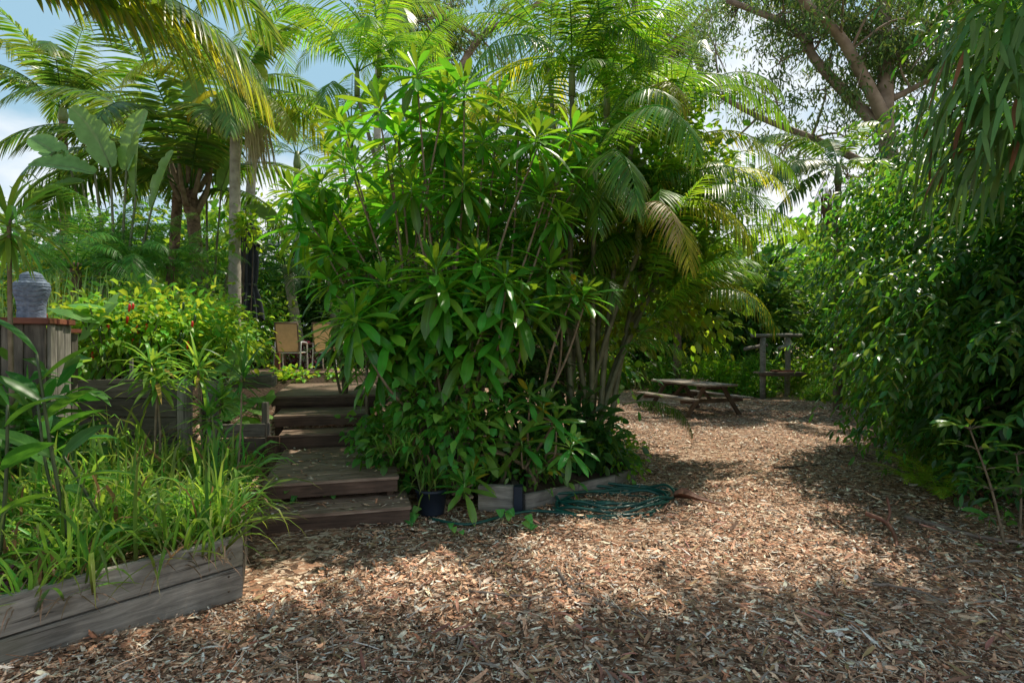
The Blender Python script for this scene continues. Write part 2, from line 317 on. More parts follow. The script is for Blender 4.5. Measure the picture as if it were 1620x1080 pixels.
def tubeq(mb, pts, rad, sides=7):   # tube closed by shrinking to nearly nothing at both ends
    p = np.asarray(pts, float); rad = np.broadcast_to(np.asarray(rad,float), (len(p),))
    e0 = p[0]-(p[1]-p[0])*1e-3; e1 = p[-1]+(p[-1]-p[-2])*1e-3
    tube(mb, np.vstack([e0, p, e1]), np.concatenate([[rad[0]*.02], rad, [rad[-1]*.02]]), sides, cap=False)
def curve(a, b, sag=(0,0,0), n=8, jit=0.0):
    a, b = np.asarray(a,float), np.asarray(b,float); t = np.linspace(0,1,n)[:,None]
    p = a*(1-t)+b*t+np.asarray(sag)*4*t*(1-t)
    if jit: p[1:-1] += rng.normal(0, jit, (n-2,3))
    return p
def smooth_path(pts, n=6):
    pts = np.asarray(pts,float); out = []
    P = np.vstack([2*pts[0]-pts[1], pts, 2*pts[-1]-pts[-2]])
    for i in range(1, len(P)-2):
        for t in np.linspace(0,1,n,endpoint=False):
            out.append(.5*((2*P[i])+(-P[i-1]+P[i+1])*t+(2*P[i-1]-5*P[i]+4*P[i+1]-P[i+2])*t*t+(-P[i-1]+3*P[i]-3*P[i+1]+P[i+2])*t**3))
    out.append(pts[-1]); return np.array(out)
def bevel_box(name, sx, sy, sz, mat, bev=.006, rough=0.0):
    bm = bmesh.new(); bmesh.ops.create_cube(bm, size=1); bmesh.ops.scale(bm, vec=(sx,sy,sz), verts=bm.verts)
    if rough and sx > .5:
        ed = [e for e in bm.edges if abs((e.verts[0].co-e.verts[1].co).x) > sx*.9]
        bmesh.ops.subdivide_edges(bm, edges=ed, cuts=max(2,int(sx/.22)))
    bmesh.ops.bevel(bm, geom=[e for e in bm.edges if len(e.link_faces)==2 and e.calc_face_angle(0) > .5], offset=min(bev, min(sx,sy,sz)*.3), segments=2, affect='EDGES')
    if rough:
        xs = {}
        for v in bm.verts:
            k = round(v.co.x, 1)
            if k not in xs: xs[k] = (random.gauss(0,rough), random.gauss(0,rough))
            v.co.y += xs[k][0]; v.co.z += xs[k][1]
    me = bpy.data.meshes.new(name); bm.to_mesh(me); bm.free(); me.materials.append(mat); return me
def beam(name, p0, p1, w, h, mat, parent=None, up=(0,0,1), bev=.006, rough=.0):
    """a timber from p0 to p1 (world or parent space), w across, h along up; grain along its own X"""
    p0, p1 = Vector(p0), Vector(p1); x = (p1-p0); ln = x.length; x.normalize()
    z = Vector(up); z = (z-x*z.dot(x)).normalized(); y = z.cross(x)
    o = link(name, bevel_box(name, ln, w, h, mat, bev, rough), parent)
    m = Matrix((x,y,z)).transposed().to_4x4(); m.translation = (p0+p1)/2
    if parent is not None and parent.rotation_euler.z == 0: m.translation -= Vector(base_of(parent))
    elif parent is not None: pass
    o.matrix_local = m; return o
def lathe(mb, prof, c=(0,0,0), sides=24, sx=1, sy=1):
    th = np.linspace(0,2*PI,sides,endpoint=False); V=[]
    for r,z in prof: V.append(np.stack([c[0]+r*sx*np.cos(th), c[1]+r*sy*np.sin(th), np.full(sides, c[2]+z)], -1))
    j = np.arange(sides); f=[]
    for i in range(len(prof)-1): f.append(np.stack([i*sides+j, i*sides+(j+1)%sides, (i+1)*sides+(j+1)%sides, (i+1)*sides+j], -1))
    mb.add(np.concatenate(V), np.concatenate(f))

# ------------------------------------------------------------------ plant generators
def rand_dirs(n, zmin=-1, zmax=1):
    z = rng.uniform(zmin, zmax, n); a = rng.uniform(0, 2*PI, n); r = np.sqrt(np.maximum(0,1-z*z)); return np.stack([r*np.cos(a), r*np.sin(a), z], -1)
def frond(L=2.4, elev=.9, arch=1.5, n=44, ll=.5, lw=.04, ldroop=.8, vee=.25, twist=0.0, rr=.016, cols=3, mat=None, name='frond', petiole=.16, rows=5, ragged=.05):
    mb = MB(); m = 22; t = np.linspace(0,1,m)
    ang = elev-arch*t**1.35
    d = np.stack([np.cos(ang), 0.04*np.sin(t*3+twist), np.sin(ang)], -1)
    P = np.concatenate([[[0,0,0]], np.cumsum((d[:-1]+d[1:])/2*L/(m-1), 0)])
    tubeq(mb, P, rr*(1-t*.88), 5)
    for s in (-1,1):
        tt = np.clip(np.linspace(petiole, .985, n)+rng.normal(0,.004,n), petiole, .99)
        keep = rng.random(n) > ragged; tt = tt[keep]; k = len(tt)
        idx = tt*(m-1); i0 = np.minimum(idx.astype(int), m-2); fr = (idx-i0)[:,None]
        pos = P[i0]*(1-fr)+P[i0+1]*fr; T = nrm(d[i0]*(1-fr)+d[i0+1]*fr)
        side = np.array([0,1.,0])*s; up = nrm(np.cross(T, np.array([0,1.,0]))*-1)
        x = (tt-petiole)/(1-petiole)
        a = np.radians(72-46*x**1.3)+rng.normal(0,.05,k)
        tw = twist*x
        D = T*np.cos(a)[:,None]+side*(np.sin(a)*np.cos(vee+tw*s))[:,None]+up*(np.sin(a)*np.sin(vee+tw*s))[:,None]
        lp = np.clip(np.sin(PI*(.13+.80*x))**.7, .25, 1)*ll*rng.uniform(.9,1.08,k)
        leaves(mb, pos, D, up+rng.normal(0,.12,(k,3)), lp, lw*(1-.45*x)*rng.uniform(.85,1.15,k), rows, p_pinna, ldroop*rng.uniform(.6,1.4,k), .22, cols, 1.3)
    return mb.mesh(name, mat)
def crown_clusters(mb, centers, n, rad, L, Wd, prof, ctr, rows=3, fold=.2, droop=.6, cols=3, out=.7, upj=.5, flat=1.0):
    C = np.repeat(np.asarray(centers), n, 0); k = len(C)
    off = rng.normal(0,1,(k,3))*rad*np.array([1,1,flat]); P = C+off
    D = nrm(P-np.asarray(ctr))*out+nrm(off)*.7+rng.normal(0,.35,(k,3))+np.array([0,0,-.25])
    U = np.array([0,0,1.])+rng.normal(0,upj,(k,3))
    leaves(mb, P, D, U, L*rng.uniform(.65,1.2,k), Wd*rng.uniform(.7,1.2,k), rows, prof, droop*rng.uniform(.3,1.6,k), fold, cols)
def ell_points(n, ctr, R, lo=.55, hi=1.0, zmin=-.85, lump=.25):
    d = rand_dirs(n, zmin, 1); ph = rng.uniform(0,6,6)
    b = 1+lump*(np.sin(d[:,0]*4+ph[0])*np.sin(d[:,1]*4+ph[1])+np.sin(d[:,2]*5+ph[2]))*.6
    r = rng.uniform(lo**2, hi**2, n)**.5*b
    return np.asarray(ctr)+d*r[:,None]*np.asarray(R)
def sprays(mb, P, D, U, L=.5, n=5, ll=.13, lw=.045, rows=4, prof=p_lance, droop=.9, cols=3):
    """compound twigs: n pairs of leaflets and one at the end"""
    m = len(P); D = nrm(D); S = nrm(np.cross(D, U)+1e-6); Lr = L*rng.uniform(.7,1.2,m)
    for i in range(n+1):
        t = (i+.6)/(n+.6)
        pos = P + D*(Lr*t)[:,None] + np.array([0,0,-1.])*(Lr*droop*.5*t*t)[:,None]
        Dt = nrm(D+np.array([0,0,-droop*t]))
        for s in ((-1,1) if i < n else (0,)):
            dd = Dt*(.55 if s else 1)+S*s*.8+rng.normal(0,.28,(m,3))+np.array([0,0,-.18])
            leaves(mb, pos, dd, np.asarray(U)+rng.normal(0,.45,(m,3)), ll*rng.uniform(.8,1.2,m), lw*rng.uniform(.85,1.15,m), rows, prof, rng.uniform(.2,1.0,m), .25, cols)
def sword_rosette(mb, c, n, L, w, zmin=-.3, droop=1.2, rows=6, prof=p_strap, fold=.25):
    z = np.linspace(1.0, zmin, n)**1.0; a = np.arange(n)*2.39996+rng.uniform(0,6)
    r = np.sqrt(np.maximum(.02, 1-np.minimum(1,np.abs(z))**2)); D = np.stack([r*np.cos(a), r*np.sin(a), z*.95], -1)
    x = np.linspace(0,1,n)
    leaves(mb, np.asarray(c)+rng.normal(0,.01,(n,3))-np.array([0,0,1.])*(x*L*.25)[:,None], D, np.array([0,0,1.])+rng.normal(0,.1,(n,3)), L*(.55+.5*np.sin(PI*np.clip(x+.15,0,1)))*rng.uniform(.85,1.15,n), w, rows, prof, droop*rng.uniform(.5,1.3,n), fold, 3, 1.4, rng.normal(0,.15,n))
# ================================================================== SETTING
def hgt(x, y):
    x = np.asarray(x,float); y = np.asarray(y,float)
    g = 1.05*S01((y-9.6)/2.6)*S01((-x-.2)/2.2)
    return g + .025*np.sin(x*1.7+y*.9)*np.sin(y*1.3-x*.4)*S01((y-2)/3) + .10*S01((-1.0-x)/1.4)*S01((4.2-y)/1.2)
def ax(lo, hi, n, far): 
    a = np.linspace(lo, hi, n); return np.concatenate([[-far, -far*.5, -far*.25, lo*1.8][:], a, [hi*1.8, far*.25, far*.5, far]])
xs = ax(-14, 14, 90, 300.); ys = np.concatenate([[-60,-20,-5], np.linspace(0,26,105), [30,36,45,60,100,300]])
X, Y = np.meshgrid(xs, ys); V = np.stack([X, Y, hgt(X,Y)], -1).reshape(-1,3)
nx, ny = len(xs), len(ys); i = np.arange(ny-1)[:,None]*nx+np.arange(nx-1)[None]
g = MB(); g.add(V, np.stack([i,i+1,i+nx+1,i+nx],-1).reshape(-1,4)); tag(g.build('ground', M['mulch']), kind='structure')

# bark chips and fallen gum leaves lying over the yard: uncountable, one object
def scatter_chips():
    N = 330000; y = 2.4*(17/2.4)**(rng.random(N)**.86); x = (rng.uniform(-.97,.97,N))*y
    ok = ~((x < -1.5) & ((y-2.96)*.795-(x+2.66)*.99 > -.03) & (y < 12))
    ok &= ~((x < -.95) & (y > 5.3+ (x+2.3)*.28)); ok &= ~((x < .95) & (y > 6.9)); ok &= ~((x > -1.1) & (x < .15) & (y > 6.2) )
    ok &= ~((x>.1)&(x<1.6)&(y>6.0+(x-.1)*.9)&(y<9.5))
    ok &= rng.random(N) < .62+.38*np.sin(x*2.3+np.sin(y*1.9)*1.5)*np.sin(y*2.9+1.0+np.sin(x*1.3))
    x, y = x[ok], y[ok]; n = len(x)
    mb = MB(); a = rng.uniform(0,2*PI,n); tilt = rng.normal(0,.16,n)
    D = np.stack([np.cos(a)*np.cos(tilt), np.sin(a)*np.cos(tilt), np.sin(tilt)], -1)
    U = np.array([0,0,1.])+rng.normal(0,.28,(n,3))
    L = np.clip(rng.lognormal(-3.95,.58,n), .010, .13)*(1+.04*y); w = np.clip(L*rng.uniform(.14,.45,n), .004, .024)*(1+.04*y)
    P = np.stack([x, y, hgt(x,y)+rng.uniform(.006,.034,n)], -1)-D*(L/2)[:,None]
    tw = rng.random(n) < .02; L[tw] = rng.uniform(.08,.22,tw.sum()); w[tw] = .006
    cut = int(n*.5)
    leaves(mb, P[:cut], D[:cut], U[:cut], L[:cut], w[:cut], 3, lambda t: np.array([.75,1,.7]), rng.normal(0,.25,cut), .15, 2)
    k = n-cut
    leaves(mb, P[cut:], D[cut:], U[cut:], L[cut:]*1.25, w[cut:]*.8, 4, lambda t: np.array([.12,.9,.8,.06]), rng.normal(.1,.35,k), .15, 2, 1.0, rng.normal(0,.5,k))
    return mb
def scatter_leaves():
    n = 2600; y = 2.5*(14/2.5)**(rng.random(n)**.9); x = rng.uniform(-.5,.93,n)*y
    ok = ~((y > 5.2) & (x < .2)) & ~((x < 1.75) & (y > 6.0+np.maximum(0,x-.1)*.9)) & ~((x < -1.55) & ((y-2.96)*.795-(x+2.66)*.99 > -.03)); x, y = x[ok], y[ok]; n = len(x)
    a = rng.uniform(0,2*PI,n); ti = rng.normal(.03,.12,n); mb = MB(); D = np.stack([np.cos(a)*np.cos(ti),np.sin(a)*np.cos(ti),np.sin(ti)],-1)
    leaves(mb, np.stack([x,y,hgt(x,y)+rng.uniform(.025,.04,n)],-1), D, Z3+rng.normal(0,.3,(n,3)), rng.uniform(.06,.17,n), rng.uniform(.010,.024,n), 6, p_lance, rng.normal(.05,.3,n), .35, 3, 1.0, rng.normal(0,.6,n)); return mb
Z3 = np.array([0,0,1.])
tag(scatter_leaves().build('fallen_leaves', M['fallen']), 'long curled dry gum leaves scattered over the bark chips', 'fallen leaves', kind='stuff')
tag(scatter_chips().build('bark_mulch', M['chips'], smooth=False), 'brown and grey bark chips and fallen gum leaves covering the yard', 'mulch', kind='stuff')

# ================================================================== RAISED BEDS AND STEPS
A = np.array([-2.66,2.96]); C = np.array([-1.865,3.95]); dr = nrm(C-A); A2 = C-dr*3.6; E = np.array([-2.42,5.2])
t = thing('raised_bed', 'long grey two plank raised bed full of ribbon grass in the left foreground', 'garden bed', (C[0],C[1],0))
def pt(p, z): return (p[0], p[1], z)
nn = np.array([dr[1],-dr[0]]); off = -nn*.03
beam('front_plank', pt(A2+off,.145), pt(C+off,.135), .055, .215, M['greywood'], t, rough=.002)
beam('front_plank', pt(A2+off,.363), pt(C+off,.358), .055, .205, M['greywood'], t, rough=.002)
de = nrm(E-C); ne = np.array([de[1],-de[0]])
for z in (.14,.362): beam('end_plank', pt(C-nn*.065+de*.03,z), pt(E,z), .055, .208, M['darkwood'], t, rough=.002)
beam('corner_post', pt(C-nn*.10-de*0+np.array([-.06,.0]),0), pt(C-nn*.10+np.array([-.06,0]),.44), .08, .08, M['darkwood'], t, up=(1,0,0))
bolt = MB()
for uu in (.12, .16):
    for z in (.1,.2,.32,.41): lathe(bolt, [(.0001,.0),(.007,.0),(.007,.004),(.0001,.005)], (0,0,0), 8); 
bm_ = MB()
for k,(s_,z) in enumerate([(.10,.10),(.10,.2),(.09,.32),(.11,.41),(2.3,.12),(2.32,.4)]):
    p = C-dr*s_+nn*-.0015; 
    th = np.linspace(0,2*PI,8,endpoint=False); u3 = np.array([dr[0],dr[1],0]); n3 = np.array([nn[0],nn[1],0])
    ring = np.array([p[0],p[1],z])+n3*.0035+.007*(np.cos(th)[:,None]*u3+np.sin(th)[:,None]*np.array([0,0,1.]))
    bm_.add(np.vstack([ring, ring*1-n3*.01]), np.concatenate([np.array([[0,1,2,3],[0,3,4,7],[4,5,6,7]]), np.stack([np.arange(8),np.arange(8)+8,(np.arange(8)+1)%8+8,(np.arange(8)+1)%8],-1)]))
bm_.build('bolt_heads', M['twig'], t)
# soil of the left garden, rising to the second wall
s = MB(); gx = np.linspace(-9,-1.7,30); gy = np.linspace(.5,6.2,30); GX, GY = np.meshgrid(gx,gy)
dl = (GY-2.96)*.795-(GX+2.66)*.99; dl = dl/np.hypot(.795,.99)
keepmask = None
e_right = C[0]+(GY-C[1])*(E[0]-C[0])/(E[1]-C[1])-.05
GXc = np.minimum(GX, np.where(GY>C[1], e_right, 99)); 
xl = -2.66+(GY-2.96)*.795/.99-.07
GXc = np.minimum(GXc, np.where(GY<=C[1], xl, 99))
zz = .36+.30*S01((GY-4.6)/1.6)*S01((-GX-1.9)/1.2)+.02*np.sin(GX*9)*np.sin(GY*8)
i = np.arange(29)[:,None]*30+np.arange(29)[None]
s.add(np.stack([GXc,GY,zz],-1).reshape(-1,3), np.stack([i,i+1,i+31,i+30],-1).reshape(-1,4)); tag(s.build('garden_soil', M['soil']), kind='structure')
s = MB(); gx = np.linspace(-12,-3.45,14); gy = np.linspace(6.1,10.6,12); GX, GY = np.meshgrid(gx,gy)
i = np.arange(11)[:,None]*14+np.arange(13)[None]
GX = np.minimum(GX, -3.45-(GY-6.1)*.38)
s.add(np.stack([GX,GY,1.27+.03*np.sin(GX*5)*np.sin(GY*4)],-1).reshape(-1,3), np.stack([i,i+1,i+15,i+14],-1).reshape(-1,4)); tag(s.build('upper_garden_soil', M['soil']), kind='structure')

# second bed: wall of dark sleepers with end post
t = thing('sleeper_wall', 'dark weathered sleeper retaining wall behind the grass, below the chilli plants', 'retaining wall', (-3.4,6.0,.5))
for k,z in enumerate((.60,.80,1.0,1.2)): beam('sleeper', (-5.2,6.0+.006*k,z+.1), (-3.52,6.0+.006*k,z+.1), .06, .19, M['darkwood'], t, rough=.003)
beam('end_post', (-3.45,6.0,.3), (-3.45,6.0,1.40), .11, .11, M['greywood'], t, up=(0,1,0))
beam('end_post', (-3.29,6.25,.3), (-3.29,6.25,1.37), .09, .1, M['greywood'], t, up=(0,1,0))
for k,z in enumerate((.66,.87,1.08,1.27)): beam('side_sleeper', (-3.42,6.33,z), (-4.28,8.6,z), .06, .19, M['darkwood'], t, rough=.003)
beam('stake', W(208,600,5.9), W(208,566,5.9), .03, .03, M['greywood'], t, up=(0,1,0))

# steps
ex = np.array([.963,.27]); ey = np.array([-.27,.963]); O = np.array([-2.41,5.23])
def loc(x, y): return O+ex*x+ey*y
def lp(x,y,z): p = loc(x,y); return (p[0],p[1],z)
st = thing('garden_steps', 'wide brown timber steps climbing between the grass bed and the shrubs', 'steps', (O[0],O[1],0))
def board(parent, name, x0, x1, y, d, z, th=.032, mat='deckwood'): return beam(name, lp(x0,y+d/2,z-th/2), lp(x1,y+d/2,z-th/2), d-.007, th, M[mat], parent, bev=.004)
def flight(name, x0, x1, y0, y1, z, skirt, nb, left_side=True, gap=0):
    w = (y1-y0)/nb
    for k in range(nb): board(st, 'tread_board', x0, x1, y0-.015+k*w, w, z+(.0006*(k%3)))
    zb = z-.034
    for k,hh in enumerate(skirt):
        beam('riser_board', lp(x0+.015,y0+.018,zb-hh/2), lp(x1-.015,y0+.018,zb-hh/2), .032, hh-.004, M['riser'], st, bev=.004); zb -= hh
    for xx in (x0+.03, x1-.03):
        beam('side_board', lp(xx,y0+.04,z-.034-.06), lp(xx,y1,z-.034-.06), .032, .118, M['riser'], st, bev=.004)
        beam('support_post', lp(xx+(.05 if xx==x0+.03 else -.05),y0+.1,0), lp(xx+(.05 if xx==x0+.03 else -.05),y0+.1,z-.036), .07, .07, M['riser'], st, up=(0,1,0))
flight('a', 0, 1.47, 0, .62, .175, (.135,), 4)
flight('b', .05, 1.38, .40, 2.34, .385, (.125,), 13)
flight('c', -.02, 1.22, 2.30, 2.86, .575, (.135,.12), 4)
flight('d', -.15, 1.1, 2.80, 3.75, .765, (.12,), 6)
beam('corner_block', lp(.0,.36,0), lp(.0,.36,.30), .12, .12, M['riser'], st, up=(0,1,0))
beam('corner_block', lp(-.08,2.27,.30), lp(-.08,2.27,.57), .16, .05, M['riser'], st, up=(0,1,0))
dk = thing('timber_deck', 'sunlit brown timber deck at the top of the steps', 'deck', lp(-.28,3.7,0))
nb = 19
for k in range(nb): board(dk, 'deck_board', -.30, 1.35, 3.70+k*.145, .145, .955+(k%2)*.0006)
beam('fascia_board', lp(-.28,3.72,.865), lp(1.33,3.72,.865), .03, .11, M['riser'], dk, bev=.004)
beam('fascia_board', lp(-.22,3.80,.78), lp(1.3,3.80,.78), .03, .05, M['riser'], dk, bev=.004)
beam('side_board', lp(-.28,3.74,.86), lp(-.28,6.4,.86), .03, .13, M['riser'], dk)
for x in (-.2,1.2):
    for y in (3.9,6.2): beam('support_post', lp(x,y,-.02), lp(x,y,.92), .09,.09, M['riser'], dk, up=(0,1,0))
# small boxes at the left of the steps
t = thing('planter_box', 'low sunlit timber planter box left of the deck top', 'planter', (-3.95,8.7,1.0))
beam('front_plank', W(366,607,8.75), W(429,605,8.95), .05, .16, M['greywood'], t); beam('end_plank', W(432,604,9.0), W(436,600,10.0), .05, .16, M['greywood'], t)
beam('back_plank', W(380,597,10.2), W(430,597,10.2), .05, .14, M['greywood'], t)
t = thing('low_bed_edging', 'low timber edging with upright stake beside the third step', 'garden edging', (-3.2,7.2,.4))
beam('plank', W(335,682,7.3), W(419,680,7.6), .05, .17, M['greywood'], t); beam('plank', W(335,704,7.25), W(419,702,7.55), .05, .16, M['darkwood'], t)
beam('post', W(420,700,7.8), W(420,636,7.8), .07, .09, M['greywood'], t, up=(0,1,0)); beam('stake', W(425,700,7.55), W(425,668,7.55), .035, .035, M['greywood'], t, up=(0,1,0))
# rear deck
rd = thing('rear_deck', 'raised timber patio deck behind under the two chairs', 'deck', (-3.9,12.4,1.0))
for k in range(12): beam('deck_board', (-6.3,12.35+k*.15,1.115), (-1.6,12.35+k*.15,1.115), .143, .03, M['deckwood'], rd, bev=.004)
beam('fascia_board', (-6.3,12.31,1.05), (-1.6,12.31,1.05), .03, .15, M['deckwood'], rd)
beam('corner_post', (-5.03,12.2,.9), (-5.03,12.2,1.56), .10, .10, M['redcap'], rd, up=(0,1,0))

# pedestal and statue
t = thing('statue_plinth', 'grey board plinth with red brown timber cap under the stone torso', 'plinth', (-4.5,5.2,.5))
for k in range(7):
    x = -4.14-k*.165; beam('upright_board', (x,5.0,.45), (x,5.0,1.955), .158, .03, M['darkwood'], t, up=(0,1,0))  # darker timber on the front face paints in the shade there
for k in range(3): beam('side_board', (-4.045,5.09+k*.165,.45), (-4.045,5.09+k*.165,1.955), .03, .158, M['greywood'], t, up=(0,1,0))  # paler timber on the side face stands in for sunlight
beam('cap_board', (-5.35,5.02,1.985), (-4.015,5.02,1.985), .18, .055, M['redcap'], t); beam('cap_board', (-5.35,5.21,1.985), (-4.0,5.21,1.985), .18, .055, M['redcap'], t)
beam('cap_board', (-5.35,5.40,1.984), (-3.99,5.40,1.984), .18, .055, M['redcap'], t)
t.rotation_euler.z = .35; t.location.x = -4.71
t = thing('side_bench', 'short timber shelf with red brown top right of the plinth', 'shelf', (-4.6,5.8,.6))
beam('top_board', (-4.95,5.75,1.905), (-4.42,5.75,1.905), .2, .045, M['redcap'], t); beam('leg', (-4.72,5.75,.6), (-4.72,5.75,1.88), .09, .09, M['darkwood'], t, up=(0,1,0)); beam('rail', (-4.85,5.66,1.82), (-4.47,5.66,1.82), .03, .1, M['greywood'], t)
beam('leg', (-4.50,5.8,.6), (-4.50,5.8,1.88), .09, .09, M['darkwood'], t, up=(0,1,0))
def statue():
    mb = MB(); na, nz = 96, 110; th = np.linspace(0,2*PI,na,endpoint=False); zs = np.linspace(0,.44,nz)
    kz = [0,.03,.10,.16,.22,.28,.325,.345,.36,.385,.41,.43,.44]; kr = [.108,.106,.105,.112,.130,.142,.137,.118,.100,.094,.082,.05,.004]
    r = np.interp(zs, kz, kr); r = np.convolve(np.pad(r,3,'edge'), np.ones(7)/7, 'valid'); r[-1] = .003
    TH, ZZ = np.meshgrid(th, zs); R = np.repeat(r[:,None], na, 1)
    fr = np.clip(-np.sin(TH),0,1)  # side facing the yard
    xf = np.cos(TH)
    groove = np.exp(-(xf/.10)**2)*fr*(ZZ<.27)
    for zc in (.055,.10,.145,.19,.235,.27): groove = np.maximum(groove, np.exp(-((ZZ-zc-.022*xf*xf-.004*np.sin(xf*9))/.0055)**2)*(fr>.15)*(abs(xf)<.9)*.7)
    for k in range(5):                     # carved overlapping scales on the chest
        zc = .285+k*.026; groove = np.maximum(groove, .6*np.exp(-((ZZ-zc-.006*np.abs(np.sin(TH*9+k*1.57)))/.0045)**2))
        groove = np.maximum(groove, .45*np.exp(-(np.sin(TH*9+k*1.57)/.25)**2)*(abs(ZZ-zc-.013)<.011))
    groove = np.maximum(groove, .9*np.exp(-((ZZ-.345)/.005)**2))
    lump = .0012*np.sin(TH*11+ZZ*90)*np.sin(ZZ*150+TH*3)
    R = R-.011*groove+lump
    V = np.stack([R*np.cos(TH)*1.06, R*np.sin(TH)*.78, ZZ], -1).reshape(-1,3); j = np.arange(na)
    f = np.concatenate([np.stack([a*na+j, a*na+(j+1)%na, (a+1)*na+(j+1)%na, (a+1)*na+j],-1) for a in range(nz-1)])
    mb.add(V, f); return mb
o = statue().build('stone_torso', M['stone']); o.location = tuple(W(50,500,5.3)); o.location.z = 2.013; o.rotation_euler.z = .25
tag(o, 'blue grey carved stone torso standing on the plinth at left', 'statue')

# chairs on the rear deck
def make_chair(label, x, y, rz):
    r = thing('patio_chair', label, 'chair', (x,y,1.131), rz, 'tan sling chairs on the rear deck')
    # seen from behind: back leans toward -y
    mb = MB(); n = 9
    zz = np.linspace(.42,1.08,n); yy = -.02-.17*np.linspace(0,1,n); yy = yy-.03*np.sin(np.linspace(0,PI,n))
    gx = np.linspace(-.235,.235,7); Vv = np.stack([np.tile(gx,(n,1)), np.repeat(yy[:,None],7,1)-.012*np.cos(gx/.235*PI/2)[None]*0, np.repeat(zz[:,None],7,1)],-1).reshape(-1,3)
    i = np.arange(n-1)[:,None]*7+np.arange(6)[None]; q = np.stack([i,i+1,i+8,i+7],-1).reshape(-1,4)
    m2 = Vv.copy(); m2[:,1] += .006
    mb.add(Vv, q); mb.add(m2, q[:,::-1]); mb.build('back_sling', M['sling'], r, world=False)
    f = MB()
    for sx in (-.25,.25): tubeq(f, np.stack([np.full(n,sx), yy, zz],-1), .016, 8)
    tubeq(f, [(-.26,yy[-1],1.085),(.26,yy[-1],1.085)], .016, 8); tubeq(f, [(-.26,yy[0],.425),(.26,yy[0],.425)], .014, 8)
    f.build('back_frame', M['framebrown'], r, world=False)
    s_ = MB(); gy = np.linspace(0,.46,6); Vv = np.stack([np.tile(gx,(6,1)), np.repeat(gy[:,None],7,1), .42-.02*np.sin(np.repeat(gy[:,None],7,1)/.46*PI)],-1).reshape(-1,3)
    i = np.arange(5)[:,None]*7+np.arange(6)[None]; q = np.stack([i,i+1,i+8,i+7],-1).reshape(-1,4); m2 = Vv.copy(); m2[:,2] -= .006
    s_.add(Vv,q); s_.add(m2,q[:,::-1]); s_.build('seat_sling', M['sling'], r, world=False)
    for sx in (-.285,.285):
        b = MB(); tubeq(b, smooth_path([(sx,-.12,0),(sx,-.08,.42),(sx,-.05,.62),(sx,.02,.655),(sx,.34,.64),(sx,.40,.60),(sx,.42,.4),(sx,.46,0)],5), .017, 8); b.build('arm_and_legs', M['frame'], r, world=False)
    b = MB(); tubeq(b, [(-.28,-.05,.41),(.28,-.05,.41)], .014, 8); tubeq(b, [(-.28,.42,.41),(.28,.42,.41)], .014, 8); b.build('cross_rail', M['frame'], r, world=False)
    return r
make_chair('tan sling chair with white frame seen from behind, clear of the plants', W(457,560,12.95)[0], 12.95, .06)
make_chair('tan sling chair half hidden by the striped leaf plant', W(515,560,13.1)[0], 13.15, -.12)
# table legs beyond the chairs
pt_ = thing('patio_table', 'grey patio table just visible beyond the two chairs', 'table', (W(490,560,14)[0],14.2,1.03))
for dx in (-.55,.55):
    for dy in (-.35,.35): beam('leg', (pt_.location.x+dx,14.2+dy,1.0), (pt_.location.x+dx,14.2+dy,1.72), .05,.05, M['framebrown'], pt_, up=(0,1,0))
beam('tabletop', (pt_.location.x-.7,14.2,1.74), (pt_.location.x+.7,14.2,1.74), .9, .03, M['framebrown'], pt_)
# closed parasol
pc = W(394,500,13.0); t = thing('closed_parasol', 'navy grey parasol folded shut behind the palm trunk', 'parasol', (pc[0],13.0,1.0))
b = MB(); tubeq(b, [(pc[0],13,1.0),(pc[0],13,4.75)], .025, 8); b.build('pole', M['framebrown'], t)
mb = MB(); zs = np.array([2.32,2.5,2.85,3.05,3.1,3.3,3.7,4.1,4.4,4.6,4.68]); rs = np.array([.27,.25,.19,.135,.13,.16,.17,.145,.11,.07,.01])
th = np.linspace(0,2*PI,96,endpoint=False); V = []
for r_,z_ in zip(rs,zs): 
    rr_ = r_*(1+.30*np.sin(th*8+z_*.25)*min(1,r_/.1)); V.append(np.stack([pc[0]+rr_*np.cos(th), 13+rr_*np.sin(th), np.full(96,z_)-.05*np.sin(th*8)*(z_<2.4)],-1))
j = np.arange(96); mb.add(np.concatenate(V), np.concatenate([np.stack([a*96+j,a*96+(j+1)%96,(a+1)*96+(j+1)%96,(a+1)*96+j],-1) for a in range(10)])); mb.build('folded_canopy', M['parasol'], t)
mb = MB(); lathe(mb, [(.15,3.05),(.155,3.07),(.155,3.10),(.15,3.12)], (pc[0],13,0), 24); mb.build('tie_strap', M['parasol'], t)
mb = MB(); zt=4.2; V=[]
for r_,z_ in ((.06,4.66),(.16,4.35),(.215,4.02),(.205,4.0)):
    rr_ = r_*(1+.12*np.sin(th*8)); V.append(np.stack([pc[0]+rr_*np.cos(th), 13+rr_*np.sin(th), np.full(96,z_)-.05*np.abs(np.sin(th*4))*(z_<4.1)],-1))
mb.add(np.concatenate(V), np.concatenate([np.stack([a*96+j,a*96+(j+1)%96,(a+1)*96+(j+1)%96,(a+1)*96+j],-1) for a in range(3)])); mb.build('top_flap', M['parasol'], t)

# house roof far left
t = thing('neighbour_house', 'pale roof of a neighbouring house glimpsed far left through the leaves', 'house', (-22,24,1))
beam('wall', (-30,26,2.6), (-17.5,26,2.6), 5, 4.2, M['wallp'], t)
beam('roof', (-30.5,23.6,5.2), (-17,23.6,5.2), 3.6, .12, M['roof'], t, up=(0,-.45,1)); beam('gutter', (-30.5,21.9,4.45), (-17,21.9,4.45), .12, .14, M['frame'], t)

